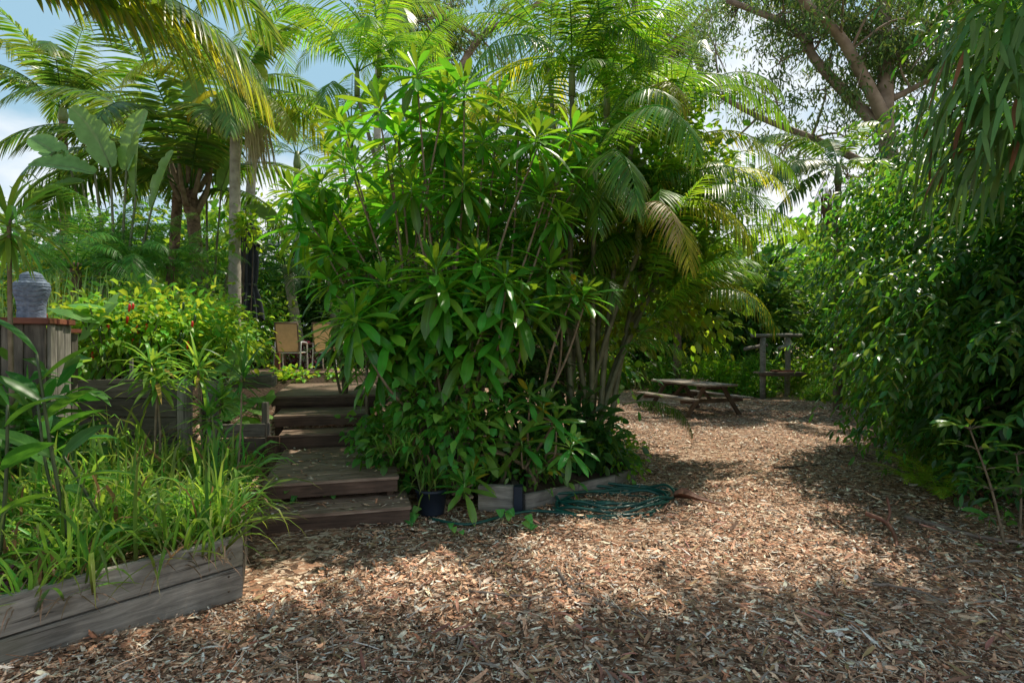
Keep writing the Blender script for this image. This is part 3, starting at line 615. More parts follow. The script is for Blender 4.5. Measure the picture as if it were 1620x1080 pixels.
# ================================================================== CENTRAL BED EDGES, POT, HOSE
t = thing('bed_edging', 'short grey sleeper with dark end beside the pot', 'garden edging', (-.1,6.2,0))
beam('sleeper', (-.36,6.14,.115), (.02,6.09,.115), .09, .28, M['greywood'], t, rough=.002); beam('dark_end', (.024,6.075,.115), (.115,6.065,.115), .13, .30, M['pot'], t, bev=.004)  # end block in near black, the sleeper itself grey
beam('back_sleeper', (.06,6.14,.10), (-.1,7.3,.10), .08,.26, M['darkwood'], t)
t = thing('curved_bed_edging', 'low timber edging running back behind the coiled hose', 'garden edging', (.9,6.6,0))
ep = [(.13,6.12),(.75,6.55),(1.25,6.98),(1.6,7.42)]
for a,b in zip(ep[:-1],ep[1:]): beam('edging_plank', (a[0],a[1],.06), (b[0],b[1],.065), .055, .2, M['greywood'], t, rough=.003)
beam('edging_plank', (1.6,7.44,.06), (1.75,8.6,.06), .055,.19, M['greywood'], t)
s = MB(); gx = np.linspace(-1.3,1.75,16); gy = np.linspace(6.2,11,18); GX, GY = np.meshgrid(gx,gy)
GYc = np.maximum(GY, np.interp(GX, [-1.3,0.0,.13,.75,1.25,1.6,1.75],[6.6,6.2,6.2,6.62,7.05,7.5,8.0])); lo = loc(1.45,0); xmin = np.interp(GYc,[6,7.6,9,12],[-1.0,-1.75,-2.2,-2.9]); GXc = np.maximum(GX,-1.05-(GYc-6)*.27)
i = np.arange(17)[:,None]*16+np.arange(15)[None]
s.add(np.stack([GXc,GYc,.13+.02*np.sin(GX*7)*np.sin(GY*6)+.28*S01((GY-8)/3)*0],-1).reshape(-1,3), np.stack([i,i+1,i+17,i+16],-1).reshape(-1,4)); tag(s.build('shrub_bed_soil', M['soil']), kind='structure')
pp = G(683,812); t = thing('plant_pot', 'dark blue plastic pot at the foot of the steps', 'pot', (pp[0],pp[1],0))
mb = MB(); lathe(mb, [(.001,.004),(.125,.004),(.13,.02),(.158,.235),(.170,.238),(.172,.27),(.158,.272),(.15,.235),(.001,.23)], (0,0,0), 36); mb.build('pot_body', M['pot'], t, world=False)
mb = MB(); lathe(mb, [(.152,.236),(.08,.25),(.001,.255)], (0,0,0), 24); mb.build('potting_soil', M['soil'], t, world=False)
# garden hose: one long run, laid in loose loops
hp = []; c0 = np.array([1.12,6.28])
run = [G(680,822), G(740,832), G(800,818), G(850,811), G(915,818)]
hp += [np.array([p[0],p[1],.018]) for p in run]
loops = [(.95,6.0,.50,.26,-.15),(1.0,6.03,.56,.30,-.1),(1.12,6.35,.60,.36,.2),(1.2,6.5,.66,.40,.28),(1.22,6.52,.60,.34,.3),(1.05,6.15,.58,.33,.05),(1.18,6.45,.70,.42,.25)]
ang = 3.4
for k,(cx,cy,a_,b_,rt) in enumerate(loops):
    nxt = loops[min(k+1,len(loops)-1)]
    for q in range(14):
        f_ = q/14; cc = [cx+(nxt[0]-cx)*f_, cy+(nxt[1]-cy)*f_, a_+(nxt[2]-a_)*f_, b_+(nxt[3]-b_)*f_, rt+(nxt[4]-rt)*f_]
        x_ = cc[2]*math.cos(ang); y_ = cc[3]*math.sin(ang)
        hp.append(np.array([cc[0]+x_*math.cos(cc[4])-y_*math.sin(cc[4]), cc[1]+x_*math.sin(cc[4])+y_*math.cos(cc[4]), .026+.014*k*(.6+.4*math.sin(q*2.1+k))])); ang += 2*PI/14
hp += [np.array([1.75,6.9,.03]), np.array([2.02,6.75,.02]), np.array([1.98,6.55,.02])]
hpp = smooth_path(hp,5); hpp[:,2] += .008*np.sin(np.arange(len(hpp))*.11)-.004; mb = MB(); tubeq(mb, hpp, .0155*(1+.06*np.sin(np.arange(len(hpp))*.9)), 8); hose = mb.build('garden_hose', M['hose']); mb = MB(); e_ = hpp[-1]; d_ = nrm(hpp[-1]-hpp[-3]); tubeq(mb, [e_-d_*.02, e_+d_*.015, e_+d_*.016, e_+d_*.05], [.021,.021,.026,.026], 10); mb.build('hose_fitting', M['bait2'], hose)
tag(hose, 'dark green garden hose lying in loose coils on the mulch', 'hose')
# palm sheath on ground
mb = MB(); a = G(1068,797); leaves(mb, [a+np.array([0,.05,.06])], [[.75,-.35,.05]], [[.2,-.2,1]], .62, .2, 8, lambda t: np.clip(np.array([.55,1,.75,.4,.28,.22,.15,.04]),0,1), .3, .9, 3); tag(mb.build('palm_sheath', M['sheath']), 'curled red brown palm sheath lying right of the hose', 'fallen sheath')
# sticks
def stick(label, pix, r0, mat='stickm', nm='fallen_stick'):
    p = [G(*q) for q in pix]; p = [np.array([x[0],x[1],x[2]+r0+.022]) for x in p]; mb = MB(); pth = smooth_path(p,5); pth[1:-1,2] += rng.normal(0,.004,len(pth)-2); tubeq(mb, pth, np.linspace(r0,r0*.55,len(pth)), 7); tag(mb.build(nm, M[mat]), label, 'stick')
stick('grey forked stick lying across the middle of the yard', [(880,905),(905,940),(940,955),(985,972),(1028,992)], .014)
stick('pale thin stick left of the forked one', [(742,940),(800,948),(860,952),(925,948)], .010)
stick('brown bark strip below the forked stick', [(920,1000),(980,1004),(1060,1010)], .012, 'bait2')if False else None
stick('reddish bark strip lying nearest the camera side of the yard', [(918,1001),(980,1006),(1066,1010)], .011, 'sheath', 'bark_strip')
stick('long pale grey branch lying under the right hedge', [(1432,824),(1480,838),(1530,852),(1580,862),(1619,866)], .024)
stick('thin dark stick in the middle distance of the path', [(1225,744),(1260,742),(1310,737)], .016, 'twig')
stick('short grey stick at the right foreground', [(1380,930),(1440,938),(1500,960)], .012)
mb = MB(); a = G(1418,870); pth = smooth_path([a+np.array(q) for q in [(0,0,.02),(.06,.1,.07),(.08,.25,.16),(-.06,.33,.22)]],5); tubeq(mb, pth, np.linspace(.012,.022,len(pth)), 7); tubeq(mb, smooth_path([pth[10],pth[10]+[.05,.03,.08],pth[10]+[.07,.1,.2]],4), .012, 6); tag(mb.build('bark_curl', M['sheath']), 'curled brown bark piece standing up left of the pale branch', 'bark')

# ================================================================== PICNIC TABLE, FEEDER, TYRE
tbl = t = thing('picnic_table', 'weathered timber picnic table with attached benches on the mulch', 'picnic table', (4.58,14.5,-.02), math.radians(-69.6))
for k in range(6): beam('top_plank', (-1.05,-.36+k*.145,.735), (1.05,-.36+k*.145,.735), .138, .042, M['tablewood'], t)
for y in (-.82,-.68,.68,.82): beam('bench_plank', (-1.05,y,.435), (1.05,y,.435), .132, .042, M['tablewood'], t)
for x in (-.72,.72):
    beam('top_batten', (x,-.42,.667), (x,.42,.667), .045, .09, M['tableleg'], t); beam('bench_rail', (x,-.86,.367), (x,.86,.367), .045, .09, M['tableleg'], t)
    for sg in (-1,1): beam('leg', (x+.046,sg*.24,.71), (x+.046,sg*.74,.0), .045, .10, M['tableleg'], t, up=(0,1,.5))
    sx = -1 if x>0 else 1
    beam('brace', (x+.03*sx,0,.36), (x+sx*.5,0,.70), .045, .08, M['tableleg'], t, up=(0,0,1))
mb = MB(); n = 140; P = np.array([4.84,14.75,.715])+np.concatenate([rng.normal(0,1,(n,2))*[.13,.26], np.abs(rng.normal(0,.04,(n,1)))],1); P[:,2] += .03-.02
a = rng.uniform(0,6.3,n); leaves(mb, P, np.stack([np.cos(a),np.sin(a),rng.uniform(-.1,.5,n)],-1), [0,0,1.], .10, .04, 4, p_lance, .5, .4)
tag(mb.build('leaf_pile', M['fallen']), 'heap of dry red brown leaves on the far edge of the picnic table', 'dry leaves')
tbl.scale = (1.07,1.07,1.05)
fx = W(1207,600,18.2); t = thing('log_feeder', 'rustic grey log frame with shelf standing at the edge of the yard', 'bird feeder', (fx[0],18.2,0))
def logp(name, a, b, r, mat='logwood'):
    mb = MB(); tubeq(mb, curve(a,b,n=7,jit=.008), r*np.array([1,.97,1.02,.98,1,.97,.95]), 10); return mb.build(name, M[mat], t)
logp('post', (fx[0],18.2,-.05), (fx[0],18.2,1.92), .09); logp('post', (fx[0]+.98,18.6,-.05), (fx[0]+.98,18.6,1.92), .09)
logp('top_rail', (fx[0]-.42,18.05,1.98), (fx[0]+1.5,18.75,2.0), .065); logp('cross_arm', (fx[0]-.55,18.3,1.55), (fx[0]+.35,18.7,1.68), .06); logp('cross_arm', (fx[0]+.55,18.3,1.58), (fx[0]+1.2,18.7,1.7), .06)
for k in range(4): beam('shelf_board', (fx[0]-.2,18.0+k*.14,.80), (fx[0]+1.22,18.1+k*.14,.80), .13, .05, M['tablewood'], t)
beam('shelf_rail', (fx[0]-.25,17.92,.76), (fx[0]+1.28,18.02,.76), .05, .11, M['tableleg'], t); beam('feed_tray', (fx[0]+.3,18.2,.85), (fx[0]+1.0,18.25,.85), .3, .06, M['redcap'], t)
mb = MB(); c_ = W(1052,585,21); th = np.linspace(0,2*PI,40,endpoint=True)
pr = [(.42+.13*math.cos(a)*.8, .12*math.sin(a)) for a in np.linspace(0,2*PI,13)]
mb2 = MB(); lathe(mb2, [(r_, z_) for r_,z_ in pr], (0,0,0), 36); o = mb2.build('old_tyre', M['tyre']); o.location = (c_[0], 21, .52); o.rotation_euler = (PI/2+.15,0,.5); tag(o, 'black tyre standing upright at the back behind the picnic table', 'tyre')
# ================================================================== PLANTS
Z = np.array([0,0,1.])
# ---- rosette meshes of the big glossy shrub
def rosette(n, L, w, zmin=-.75, droop=1.0, mat='shrub'):
    mb = MB(); z = np.linspace(.97, zmin, n); a = np.arange(n)*2.39996; r = np.sqrt(np.maximum(.01,1-z*z)); x = np.linspace(0,1,n)
    D = np.stack([r*np.cos(a), r*np.sin(a), z], -1)
    P = np.stack([.012*np.cos(a), .012*np.sin(a), .03-x*.16], -1)
    ln = L*(.42+.62*np.minimum(1,x*2.3))*rng.uniform(.85,1.12,n)
    leaves(mb, P, D, Z+rng.normal(0,.12,(n,3)), ln, w*(.6+.4*np.minimum(1,x*2))*rng.uniform(.85,1.15,n), 7, p_oblan, (.10+droop*.62*x)*rng.uniform(.6,1.4,n), .28, 3, 1.4, rng.normal(0,.12,n))
    tubeq(mb, [(0,0,-.2),(0,0,.02)], .011, 6)
    return mb.mesh('leaf_rosette', M[mat])
RS = [rosette(26,.50,.105,-.45), rosette(30,.53,.112,-.6,1.1), rosette(24,.45,.098,-.35,.8), rosette(40,.52,.105,-.93,1.9)]
RL = [rosette(17,.42,.105,-.4,.9,'shrub_low'), rosette(22,.38,.10,-.6,1.0,'shrub_low')]
def shrub(name, label, base, ros, meshes, mat_stem='stem', stems=7, sc_=(.68,1.2), yw=0.0):
    t = thing(name, label, 'shrub', base); base = np.asarray(base,float)
    R_ = np.array(ros); k = len(R_)
    # group tips to stems
    an = np.arctan2(R_[:,1]-base[1], R_[:,0]-base[0]); order = np.argsort(an); groups = np.array_split(order, stems)
    for gidx in groups:
        mb = MB(); c = R_[gidx].mean(0); h = base + (c-base)*np.array([.42,.42,.40]); b0 = base+np.array([rng.normal(0,.14),rng.normal(0,.12),0])
        trunk = smooth_path([b0, b0*.5+h*.5+rng.normal(0,.05,3), h], 5); tubeq(mb, trunk, np.linspace(.032,.022,len(trunk)), 7)
        for q in gidx:
            e = R_[q]; m_ = (h+e)/2+rng.normal(0,.09,3)+np.array([0,0,-.10]); b = smooth_path([h, m_, e-np.array([0,0,.14])], 5); tubeq(mb, b, np.linspace(.019,.010,len(b)), 6)
        mb.build('stem', M[mat_stem], t)
        for q in gidx:
            e = R_[q]; dv = nrm((e-base)*np.array([1,1,.55])+np.array([0,0,1.6])); 
            rot = Vector((0,0,1)).rotation_difference(Vector(dv)).to_matrix() @ Matrix.Rotation(random.uniform(0,6.28),3,'Z')
            s_ = random.uniform(*sc_); link('leaf_rosette', random.choice(meshes), t, e-base, rot.to_euler(), (s_,s_,s_))
    return t
px = [(660,112),(735,135),(600,162),(548,205),(680,205),(790,150),(850,215),(765,218),(620,255),(560,262),(508,288),(462,300),(480,350),(540,335),(650,292),(735,288),(715,345),(805,285),(860,300),(885,262),(905,205),(930,245),(590,385),(640,345),(775,360),(835,365),(560,425),(520,390),(885,340),(700,150),(820,195),(630,205)]
ros = [W(u,v,rng.uniform(6.0,7.2)) for u,v in px]
ros += [W(rng.uniform(490,910),rng.uniform(150,430),rng.uniform(6.7,8.3)) for _ in range(20)]+[W(u,v,rng.uniform(6.3,6.9)) for u,v in ((560,470),(720,420),(780,430),(830,440),(760,500),(690,420),(840,400),(520,440),(870,420),(640,410))]
shrub('glossy_leaved_shrub', 'tall glossy dark green shrub with whorls of long leaves beside the steps', (-.85,6.95,.1), ros, RS, stems=8)
px = [(608,445),(655,500),(640,470),(705,462),(690,505),(740,470),(585,480),(615,520),(560,500),(660,445),(720,500),(770,480),(800,440),(745,535),(790,530),(700,550),(640,545),(820,480),(600,560),(760,410),(690,425)]
shrub('drooping_leaved_shrub', 'lower dark green shrub of drooping whorls hanging over the steps', (-.75,6.55,.1), [W(u,v,rng.uniform(5.7,6.3)) for u,v in px], [RS[3],RS[1],RL[1],RS[3]], stems=5)
px = [(905,450),(890,472),(925,462)]
shrub('single_stem_shrub', 'bright leafy whorl alone on a pale bent stem before the cane palms', (.05,6.7,.1), [W(u,v,6.3) for u,v in px], RL+[RS[2]], stems=1)
px = [(838,622),(800,640),(825,695),(905,702),(880,662),(740,655),(760,700),(860,640)]
shrub('low_whorled_shrub', 'low shrub with glossy whorls spreading over the timber edging by the hose', (.25,6.75,.12), [W(u,v,rng.uniform(5.95,6.3)) for u,v in px], RL, stems=3, sc_=(.75,.95))
shrub('small_whorled_shrub', 'small whorl of light green leaves hanging over the dark pot', (-.6,6.15,.1), [W(735,765,5.75),W(748,745,5.9)], RL, stems=1, sc_=(.7,.85))

# ---- palms
FK = {}
def fset(key, mat, L, ll, lw, n, variants, **kw):
    FK[key] = [frond(L=L, elev=e, arch=a, n=n, ll=ll, lw=lw, mat=M[mat], name='frond', **{**kw, **x}) for e,a,x in variants]
fset('king','king',2.7,.66,.062,58,[(1.25,1.5,{}),(.95,1.9,{'twist':.3}),(.55,1.7,{'twist':-.4}),(.15,1.2,{'ldroop':1.4}),(-.35,.8,{'ldroop':1.6,'mat':None} if False else {'ldroop':1.6})])
fset('kingold','kingold',2.5,.62,.06,52,[(.35,1.6,{'ldroop':1.3}),(-.2,1.1,{'ldroop':1.5})])
fset('cane','cane',2.3,.55,.036,48,[(1.35,1.0,{}),(1.15,1.6,{'twist':.4}),(.9,2.0,{'twist':-.4}),(.6,2.0,{}),(.25,1.6,{'ldroop':1.2})], vee=.45)
fset('canelime','canelime',2.2,.55,.04,46,[(1.3,1.0,{}),(1.0,1.5,{'twist':.5}),(.8,1.8,{'twist':-.5})], vee=.5)
fset('caneyel','caneyel',1.9,.5,.036,42,[(.5,2.0,{'ldroop':1.3}),(.2,1.7,{'ldroop':1.4})], vee=.3)
fset('canedry','canedry',1.9,.45,.028,40,[(.5,2.2,{'ldroop':1.2}),(.9,2.4,{'ldroop':1.0})], vee=.3, ragged=.2)
fset('dead','deadfrond',2.0,.5,.03,30,[(-.9,.7,{'ldroop':2.0})], ragged=.3)
fset('date','date',1.35,.27,.016,56,[(1.2,1.2,{}),(.8,1.7,{}),(.4,1.7,{}),(0,1.4,{})], cols=2, rows=3, rr=.010)
fset('feather','king',2.6,.55,.04,44,[(1.2,1.2,{}),(.8,1.7,{}),(.4,1.7,{}),(0,1.2,{})], cols=2, rows=4)
fset('featherd','dark',2.6,.55,.04,44,[(1.2,1.2,{}),(.8,1.7,{}),(.4,1.7,{}),(0,1.2,{})], cols=2, rows=4)
def put_fronds(t, c, specs, r0=.08):
    """c: crown centre in the thing's space; specs: (kind, variant, yaw, scale)"""
    for kd,vr,yaw,s_ in specs:
        link('frond', FK[kd][vr % len(FK[kd])], t, np.asarray(c)+np.array([r0*math.cos(yaw), r0*math.sin(yaw), 0]), (random.uniform(-.12,.12),0,yaw), (s_,s_,s_*random.uniform(.95,1.05)))
def palm(name, label, base, top, r=.1, shaft=.8, specs=(), bark='bark', group=None, ringy=True, taper=.75, lean=None, cat='palm tree'):
    base, top = np.asarray(base,float), np.asarray(top,float); t = thing(name, label, cat, base, group=group)
    pth = curve(base-[0,0,.1], top, sag=lean if lean is not None else (0,0,0), n=40); rr_ = np.linspace(r*1.1, r*taper, 40)
    if ringy: rr_ = rr_*(1+.05*(np.arange(40)%2))
    mb = MB(); tubeq(mb, pth, rr_, 12); mb.build('trunk', M[bark], t)
    ctop = top.copy()
    if shaft:
        d_ = nrm(pth[-1]-pth[-3]); ctop = top+d_*shaft; mb = MB()
        tubeq(mb, [top-d_*.05, top+d_*.1, top+d_*shaft*.6, ctop], [r*taper*1.1, r*taper*1.35, r*taper*1.05, r*.55], 12); mb.build('crownshaft', M['shaft'], t)
    put_fronds(t, ctop-base-np.array([0,0,.08]), specs)
    return t, ctop
def ring(kd, vs, n, s0=.9, s1=1.1, ph=0.0):
    return [(kd, vs[i % len(vs)], ph+i*2*PI/n+random.uniform(-.2,.2), random.uniform(s0,s1)) for i in range(n)]
g1 = lambda x,y: float(hgt(x,y))
# the pale-trunked palm behind the parasol side
b = W(371,490,11.0); tp = W(372,195,11.0); 
t, ct = palm('bangalow_palm', 'tall palm with slim pale ringed trunk in front of the folded parasol', (b[0],11,1.0), (tp[0],11,tp[2]), .115, .75, ring('king',[0,1,2,3],9,.85,1.05,.3)+ring('kingold',[0,1],4,.85,1.0,.9)+[('king',4,-1.2,.9),('king',3,.2,.95),('dead',0,-2.2,.6)])
mb = MB(); n = 70; P = ct-np.array([0,0,.8])+np.stack([rng.uniform(.18,.6,n), rng.uniform(-.2,.2,n), rng.normal(0,.06,n)],-1)
leaves(mb, P, np.stack([rng.normal(.1,.1,n), rng.normal(0,.1,n), -np.ones(n)],-1), [0,1.,0], rng.uniform(.6,1.15,n), .02, 6, p_strap, .2, .1, 2); mb.build('flower_strands', M['strand'], t)
mb = MB(); leaves(mb, [ct+np.array([.15,-.1,.25]), ct+np.array([-.15,-.1,-.35])], [[.5,-.3,.4],[-.35,-.4,.2]], Z, [.95,1.0], [.42,.40], 8, p_lance, [3.2,3.2], .5); mb.build('old_leaf_sheath', M['kingold'], t)
# palm with rough trunk behind the date palms: several crowded rough boles
t, ct = palm('rough_trunk_palm', 'palm with rough brown boot covered trunk left of the pale trunk', (W(308,470,12)[0],12,1.0), W(300,300,12), .115, 0, ring('king',[0,1,2,0,1],11,1.15,1.45,.1)+[('king',2,3.0,1.5),('king',1,3.4,1.5)], bark='roughbark', taper=1.1, lean=(.12,0,0))
mb = MB(); 
for k in range(12):
    a = k*2.4; p0 = ct+np.array([.16*math.cos(a),.16*math.sin(a),-.5+.06*k]); tubeq(mb, smooth_path([p0, p0+np.array([.22*math.cos(a),.22*math.sin(a),.5]), p0+np.array([.34*math.cos(a),.34*math.sin(a),1.2])],4), np.linspace(.06,.025,9), 7)
mb.build('leaf_bases', M['stem'], t)
t, ct = palm('rough_trunk_palm', 'second rough brown palm bole leaning left behind the bird of paradise', (W(262,470,12.8)[0],12.8,1.0), W(285,250,12.8), .10, 0, ring('king',[0,1,2],8,1.1,1.4,.7)+[('king',2,2.9,1.45),('king',3,3.3,1.3)], bark='roughbark', taper=1.0)
# overhanging palm out at the left, close
t, ct = palm('overhanging_palm', 'near palm at the left edge whose long yellow tipped fronds hang into the picture', (-4.55,4.3,.4), (-4.5,4.5,4.35), .11, .55, [('king',2,-.15,1.05),('king',3,.10,1.0),('kingold',0,.42,1.1),('king',1,-.5,1.0),('king',1,.75,1.1),('king',0,1.4,1.0),('king',2,2.4,1.0),('king',1,3.3,1.0),('king',2,4.2,1.0),('king',0,.2,1.0),('kingold',0,.30,1.0),('king',3,.5,.9),('king',2,-.35,.95)])
palm('feather_palm', 'palm of dark fronds filling the sky left of the rough trunks', (W(105,500,15)[0],15,1.0), W(100,190,15), .12, .4, ring('king',[0,1,2,0,1],12,1.0,1.25,.4), bark='roughbark')
palm('feather_palm', 'tall background palm high at the top left behind the pale trunk', (-7.4,15.5,1.0), W(410,60,15.5), .13, .7, ring('feather',[0,1,2,3],11,1.0,1.2,.5))
palm('feather_palm', 'background palm with drooping fronds between pale trunk and glossy shrub', (W(470,500,18.3)[0],18.3,1.0), W(470,265,18), .12, .5, ring('feather',[0,1,2,3],11,.8,1.0,.0))
palm('feather_palm', 'background palm behind the top of the glossy shrub at left', (-4.3,17.5,1.0), W(600,60,17), .13, .6, ring('feather',[0,1,2,3],10,1.0,1.2,.9))
palm('feather_palm', 'dark low palm directly behind the patio chairs', (W(470,500,15.5)[0],16,1.0), W(455,430,15.5), .15, .2, ring('featherd',[0,1,2],10,.75,.95,.4)+ring('featherd',[3],5,.7,.8))
palm('feather_palm', 'dark low palm behind the second chair, right of the other', (W(520,500,16)[0],17,1.0), W(520,400,16), .14, .2, ring('featherd',[0,1,2,1],11,.8,1.0,.1))
# right-hand palm by the gum tree
b = W(1325,470,15.0); t, ct = palm('right_hand_palm', 'single palm with slim dark trunk and few drooping fronds below the gum tree', (b[0],15,0), W(1326,290,15), .10, .55, [('king',3,3.0,1.0),('king',2,2.5,1.0),('king',3,3.6,1.0),('king',4,3.35,1.0),('king',1,3.15,1.05),('king',2,.3,.9),('king',3,-.5,.9),('king',1,-1.6,.8),('king',0,1.2,.8),('dead',0,2.9,.8),('dead',0,-.2,.8)], bark='roughbark')
mb = MB(); n = 60; P = ct-np.array([0,0,.75])+np.stack([rng.uniform(-.45,-.1,n), rng.uniform(-.2,.2,n), rng.normal(0,.05,n)],-1)
leaves(mb, P, np.stack([rng.normal(0,.06,n), rng.normal(0,.06,n), -np.ones(n)],-1), [0,1.,0], rng.uniform(1.2,1.9,n), .02, 5, p_strap, .1, .1, 2); mb.build('flower_strands', M['deadfrond'], t)

# pygmy date palms at left
for u,v,Y_,lab in ((215,395,9.0,'feathery date palm behind the rushes, the broadest and darkest of four'),(165,360,9.8,'feathery date palm standing behind and left of the broadest one'),(270,400,9.8,'feathery date palm nearest the rough trunked palm'),(120,400,8.6,'feathery date palm directly right of the statue')):
    p = W(u,v,Y_); palm('date_palm', lab, (p[0],Y_,1.2), p+np.array([0,0,-.15]), .09, 0, ring('date',[0,1,2,3,1],20,.85,1.15,u), bark='roughbark', group='date palms behind the chilli bed')

# ---- cane palm clump in the middle right
def cane_clump(name, label, c, n, hts, spread, kinds, lean=.5, tops=None):
    t = thing(name, label, 'palm clump', c); c = np.asarray(c,float)
    for k in range(n):
        a = rng.uniform(0,2*PI); b0 = c+np.array([math.cos(a),math.sin(a)*.8,0])*spread*rng.uniform(.2,1)
        h = rng.uniform(*hts); e = b0+np.array([math.cos(a)*lean*h*.35, math.sin(a)*lean*h*.25, h])
        if tops and k < len(tops): e = np.asarray(tops[k],float)
        pth = curve(b0,e,sag=((b0[0]-e[0])*.12,0,.0),n=26); rr_ = np.linspace(.045,.032,26)*(1+.12*(np.arange(26)%4==0))
        mb = MB(); tubeq(mb, pth, rr_, 9); mb.build('stem', M['cane_stem'], t)
        mb = MB(); tubeq(mb, [e-[0,0,.03], e+[0,0,.25], e+[0,0,.55]], [.052,.05,.025], 8); mb.build('crownshaft', M['shaft'], t)
        nf = random.randint(6,8); ph = random.uniform(0,6)
        put_fronds(t, e-c+np.array([0,0,.42]), [(random.choice(kinds), random.randint(0,4), ph+i*2*PI/nf+random.uniform(-.3,.3), random.uniform(.75,1.05)) for i in range(nf)], .03)
    return t
tops = [W(905,150,8.2),W(960,180,8.8),W(870,130,9.0),W(1000,230,8.6),W(1060,280,9.2),W(940,300,7.9),W(1010,400,8.2),W(1050,430,8.8),W(820,300,8.6),W(985,190,9.4),W(1100,330,9.6),W(880,380,7.9)]
cc = cane_clump('cane_palm', 'clump of golden cane palms with pale ringed stems right of the glossy shrub', (.95,8.3,.15), 12, (2,4), .55, ['cane','cane','cane','cane','canelime','caneyel'], .5, tops)
extra = [('cane',3,-1.25,1.0,W(945,262,7.0)),('cane',4,-1.45,.95,W(930,280,7.2)),('canedry',0,-1.2,.8,W(985,352,7.2)),('caneyel',0,-.5,1.0,W(1050,470,8.4)),('cane',3,-.9,.8,W(1065,490,8.2)),('canelime',2,.1,1.0,W(1100,380,8.8)),('cane',2,.2,1.1,W(1060,190,8.6)),('cane',2,.0,.8,W(1090,160,9.0)),('cane',4,.1,.55,W(985,640,7.6)),('cane',3,-.3,.6,W(965,560,7.6)),('cane',2,.3,.8,W(985,560,8.0)),('canelime',1,.3,1.1,W(1085,440,9.2))]
for _ in range(44): extra.append((random.choice(['cane','cane','cane','canelime']),random.choice([1,2,2,3]),random.uniform(-2.9,.3),random.uniform(.6,.9),W(rng.uniform(830,1060),rng.uniform(300,540),rng.uniform(7.7,9.2))))
for kd,vr,yaw,s_,p in extra: link('frond', FK[kd][vr%len(FK[kd])], cc, p-np.array([.95,8.3,.15]), (random.uniform(-.2,.2),0,yaw), (s_,s_,s_))
cane_clump('cane_palm', 'backlit lime green cane palms rising behind the top left of the glossy shrub', (-1.5,11.0,.4), 5, (3.5,4.6), .5, ['canelime','canelime','cane'], .5, [W(565,150,10.2),W(600,120,10.6),W(555,230,10.8),W(640,170,10.8),W(590,400,11.2)])
cane_clump('cane_palm', 'bright cane palms behind the middle of the glossy shrub', (-.4,10.8,.2), 5, (3,5), .5, ['canelime','cane','caneyel'], .5, [W(770,250,10.4),W(820,220,10.6),W(720,240,10.5),W(760,330,10.3),W(690,380,10.3)])

# ---- filling shrubs and climbers of the middle bed; dark fill paints shade between plants
def bush(name, label, ctr, R, n, per, rad, L, Wd, prof, mat, cat='shrub', stems=6, gz=None, rows=4, cols=3, droop=.8, lo=.5, zmin=-.7, stem_mat='twig', group=None, upj=.5):
    ctr = np.asarray(ctr,float); z0 = g1(ctr[0],ctr[1]) if gz is None else gz
    t = thing(name, label, cat, (ctr[0],ctr[1],z0), group=group)
    cs = ell_points(n, ctr, R, lo, 1.0, zmin); cs[:,2] = np.maximum(cs[:,2], z0+.06)
    mb = MB(); crown_clusters(mb, cs, per, rad, L, Wd, prof, ctr-np.array([0,0,R[2]*.3]), rows, .25, droop, cols, upj=upj)
    mb.build('foliage', M[mat], t)
    if not stems: return t
    mb = MB()
    for k in range(stems):
        e = cs[rng.integers(n)]; b0 = np.array([ctr[0]+rng.normal(0,R[0]*.12), ctr[1]+rng.normal(0,R[1]*.12), z0-.05]); m_ = (b0+e)/2+np.array([0,0,.1])*R[2]+rng.normal(0,.05,3)
        p = smooth_path([b0,m_,e],5); tubeq(mb, p, np.linspace(.012+.012*R[2],.006,len(p)), 6)
    mb.build('stems', M[stem_mat], t)
    return t
bush('broadleaf_climber', 'broad leaved climber smothering the cane palms right of the clump', (2.15,9.0,3.0), (1.15,.8,2.0), 230, 15, .17, .17, .11, p_ovate, 'vinelit', 'climber', 0, zmin=-.6)
bush('broadleaf_climber', 'sunlit leafy climber over the upper cane palm stems', (2.0,9.2,4.6), (1.7,.9,1.1), 150, 15, .17, .15, .10, p_ovate, 'vinelit', 'climber', 0)
bush('heart_leaved_vine', 'heart leaved vine hanging below the drooping shrub beside the steps', (-.68,6.2,1.05), (.6,.35,.95), 120, 9, .10, .145, .115, p_heart, 'vine', 'vine', 8, gz=.12, droop=1.4)
bush('heart_leaved_vine', 'heart leaved vine trailing along the right edge of the steps', (-1.55,7.0,.55), (.30,.95,.45), 60, 9, .10, .13, .10, p_heart, 'vine', 'vine', 6, gz=.05, droop=1.2)
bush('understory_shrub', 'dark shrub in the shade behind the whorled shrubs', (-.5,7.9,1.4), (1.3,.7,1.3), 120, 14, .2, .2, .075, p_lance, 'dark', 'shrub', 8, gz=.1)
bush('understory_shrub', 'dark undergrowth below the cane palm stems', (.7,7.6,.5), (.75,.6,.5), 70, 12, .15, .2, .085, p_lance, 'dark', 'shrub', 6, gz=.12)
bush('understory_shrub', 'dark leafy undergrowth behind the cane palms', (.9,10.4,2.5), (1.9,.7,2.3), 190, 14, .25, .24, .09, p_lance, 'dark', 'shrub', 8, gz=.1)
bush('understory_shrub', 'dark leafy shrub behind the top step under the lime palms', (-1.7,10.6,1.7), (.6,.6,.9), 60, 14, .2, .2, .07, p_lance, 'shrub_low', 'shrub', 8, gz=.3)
bush('understory_shrub', 'tall dark leafy shrub added to darken the middle behind the glossy shrub', (-.5,9.2,2.2), (1.3,.6,1.9), 140, 14, .24, .24, .09, p_lance, 'dark', 'shrub', 6, gz=.15)
bush('low_leafy_plant', 'small leaved plant at the feet of the low whorled shrub', (.1,6.55,.35), (.55,.25,.28), 50, 8, .08, .12, .05, p_lance, 'shrub_low', 'plant', 5, gz=.12)
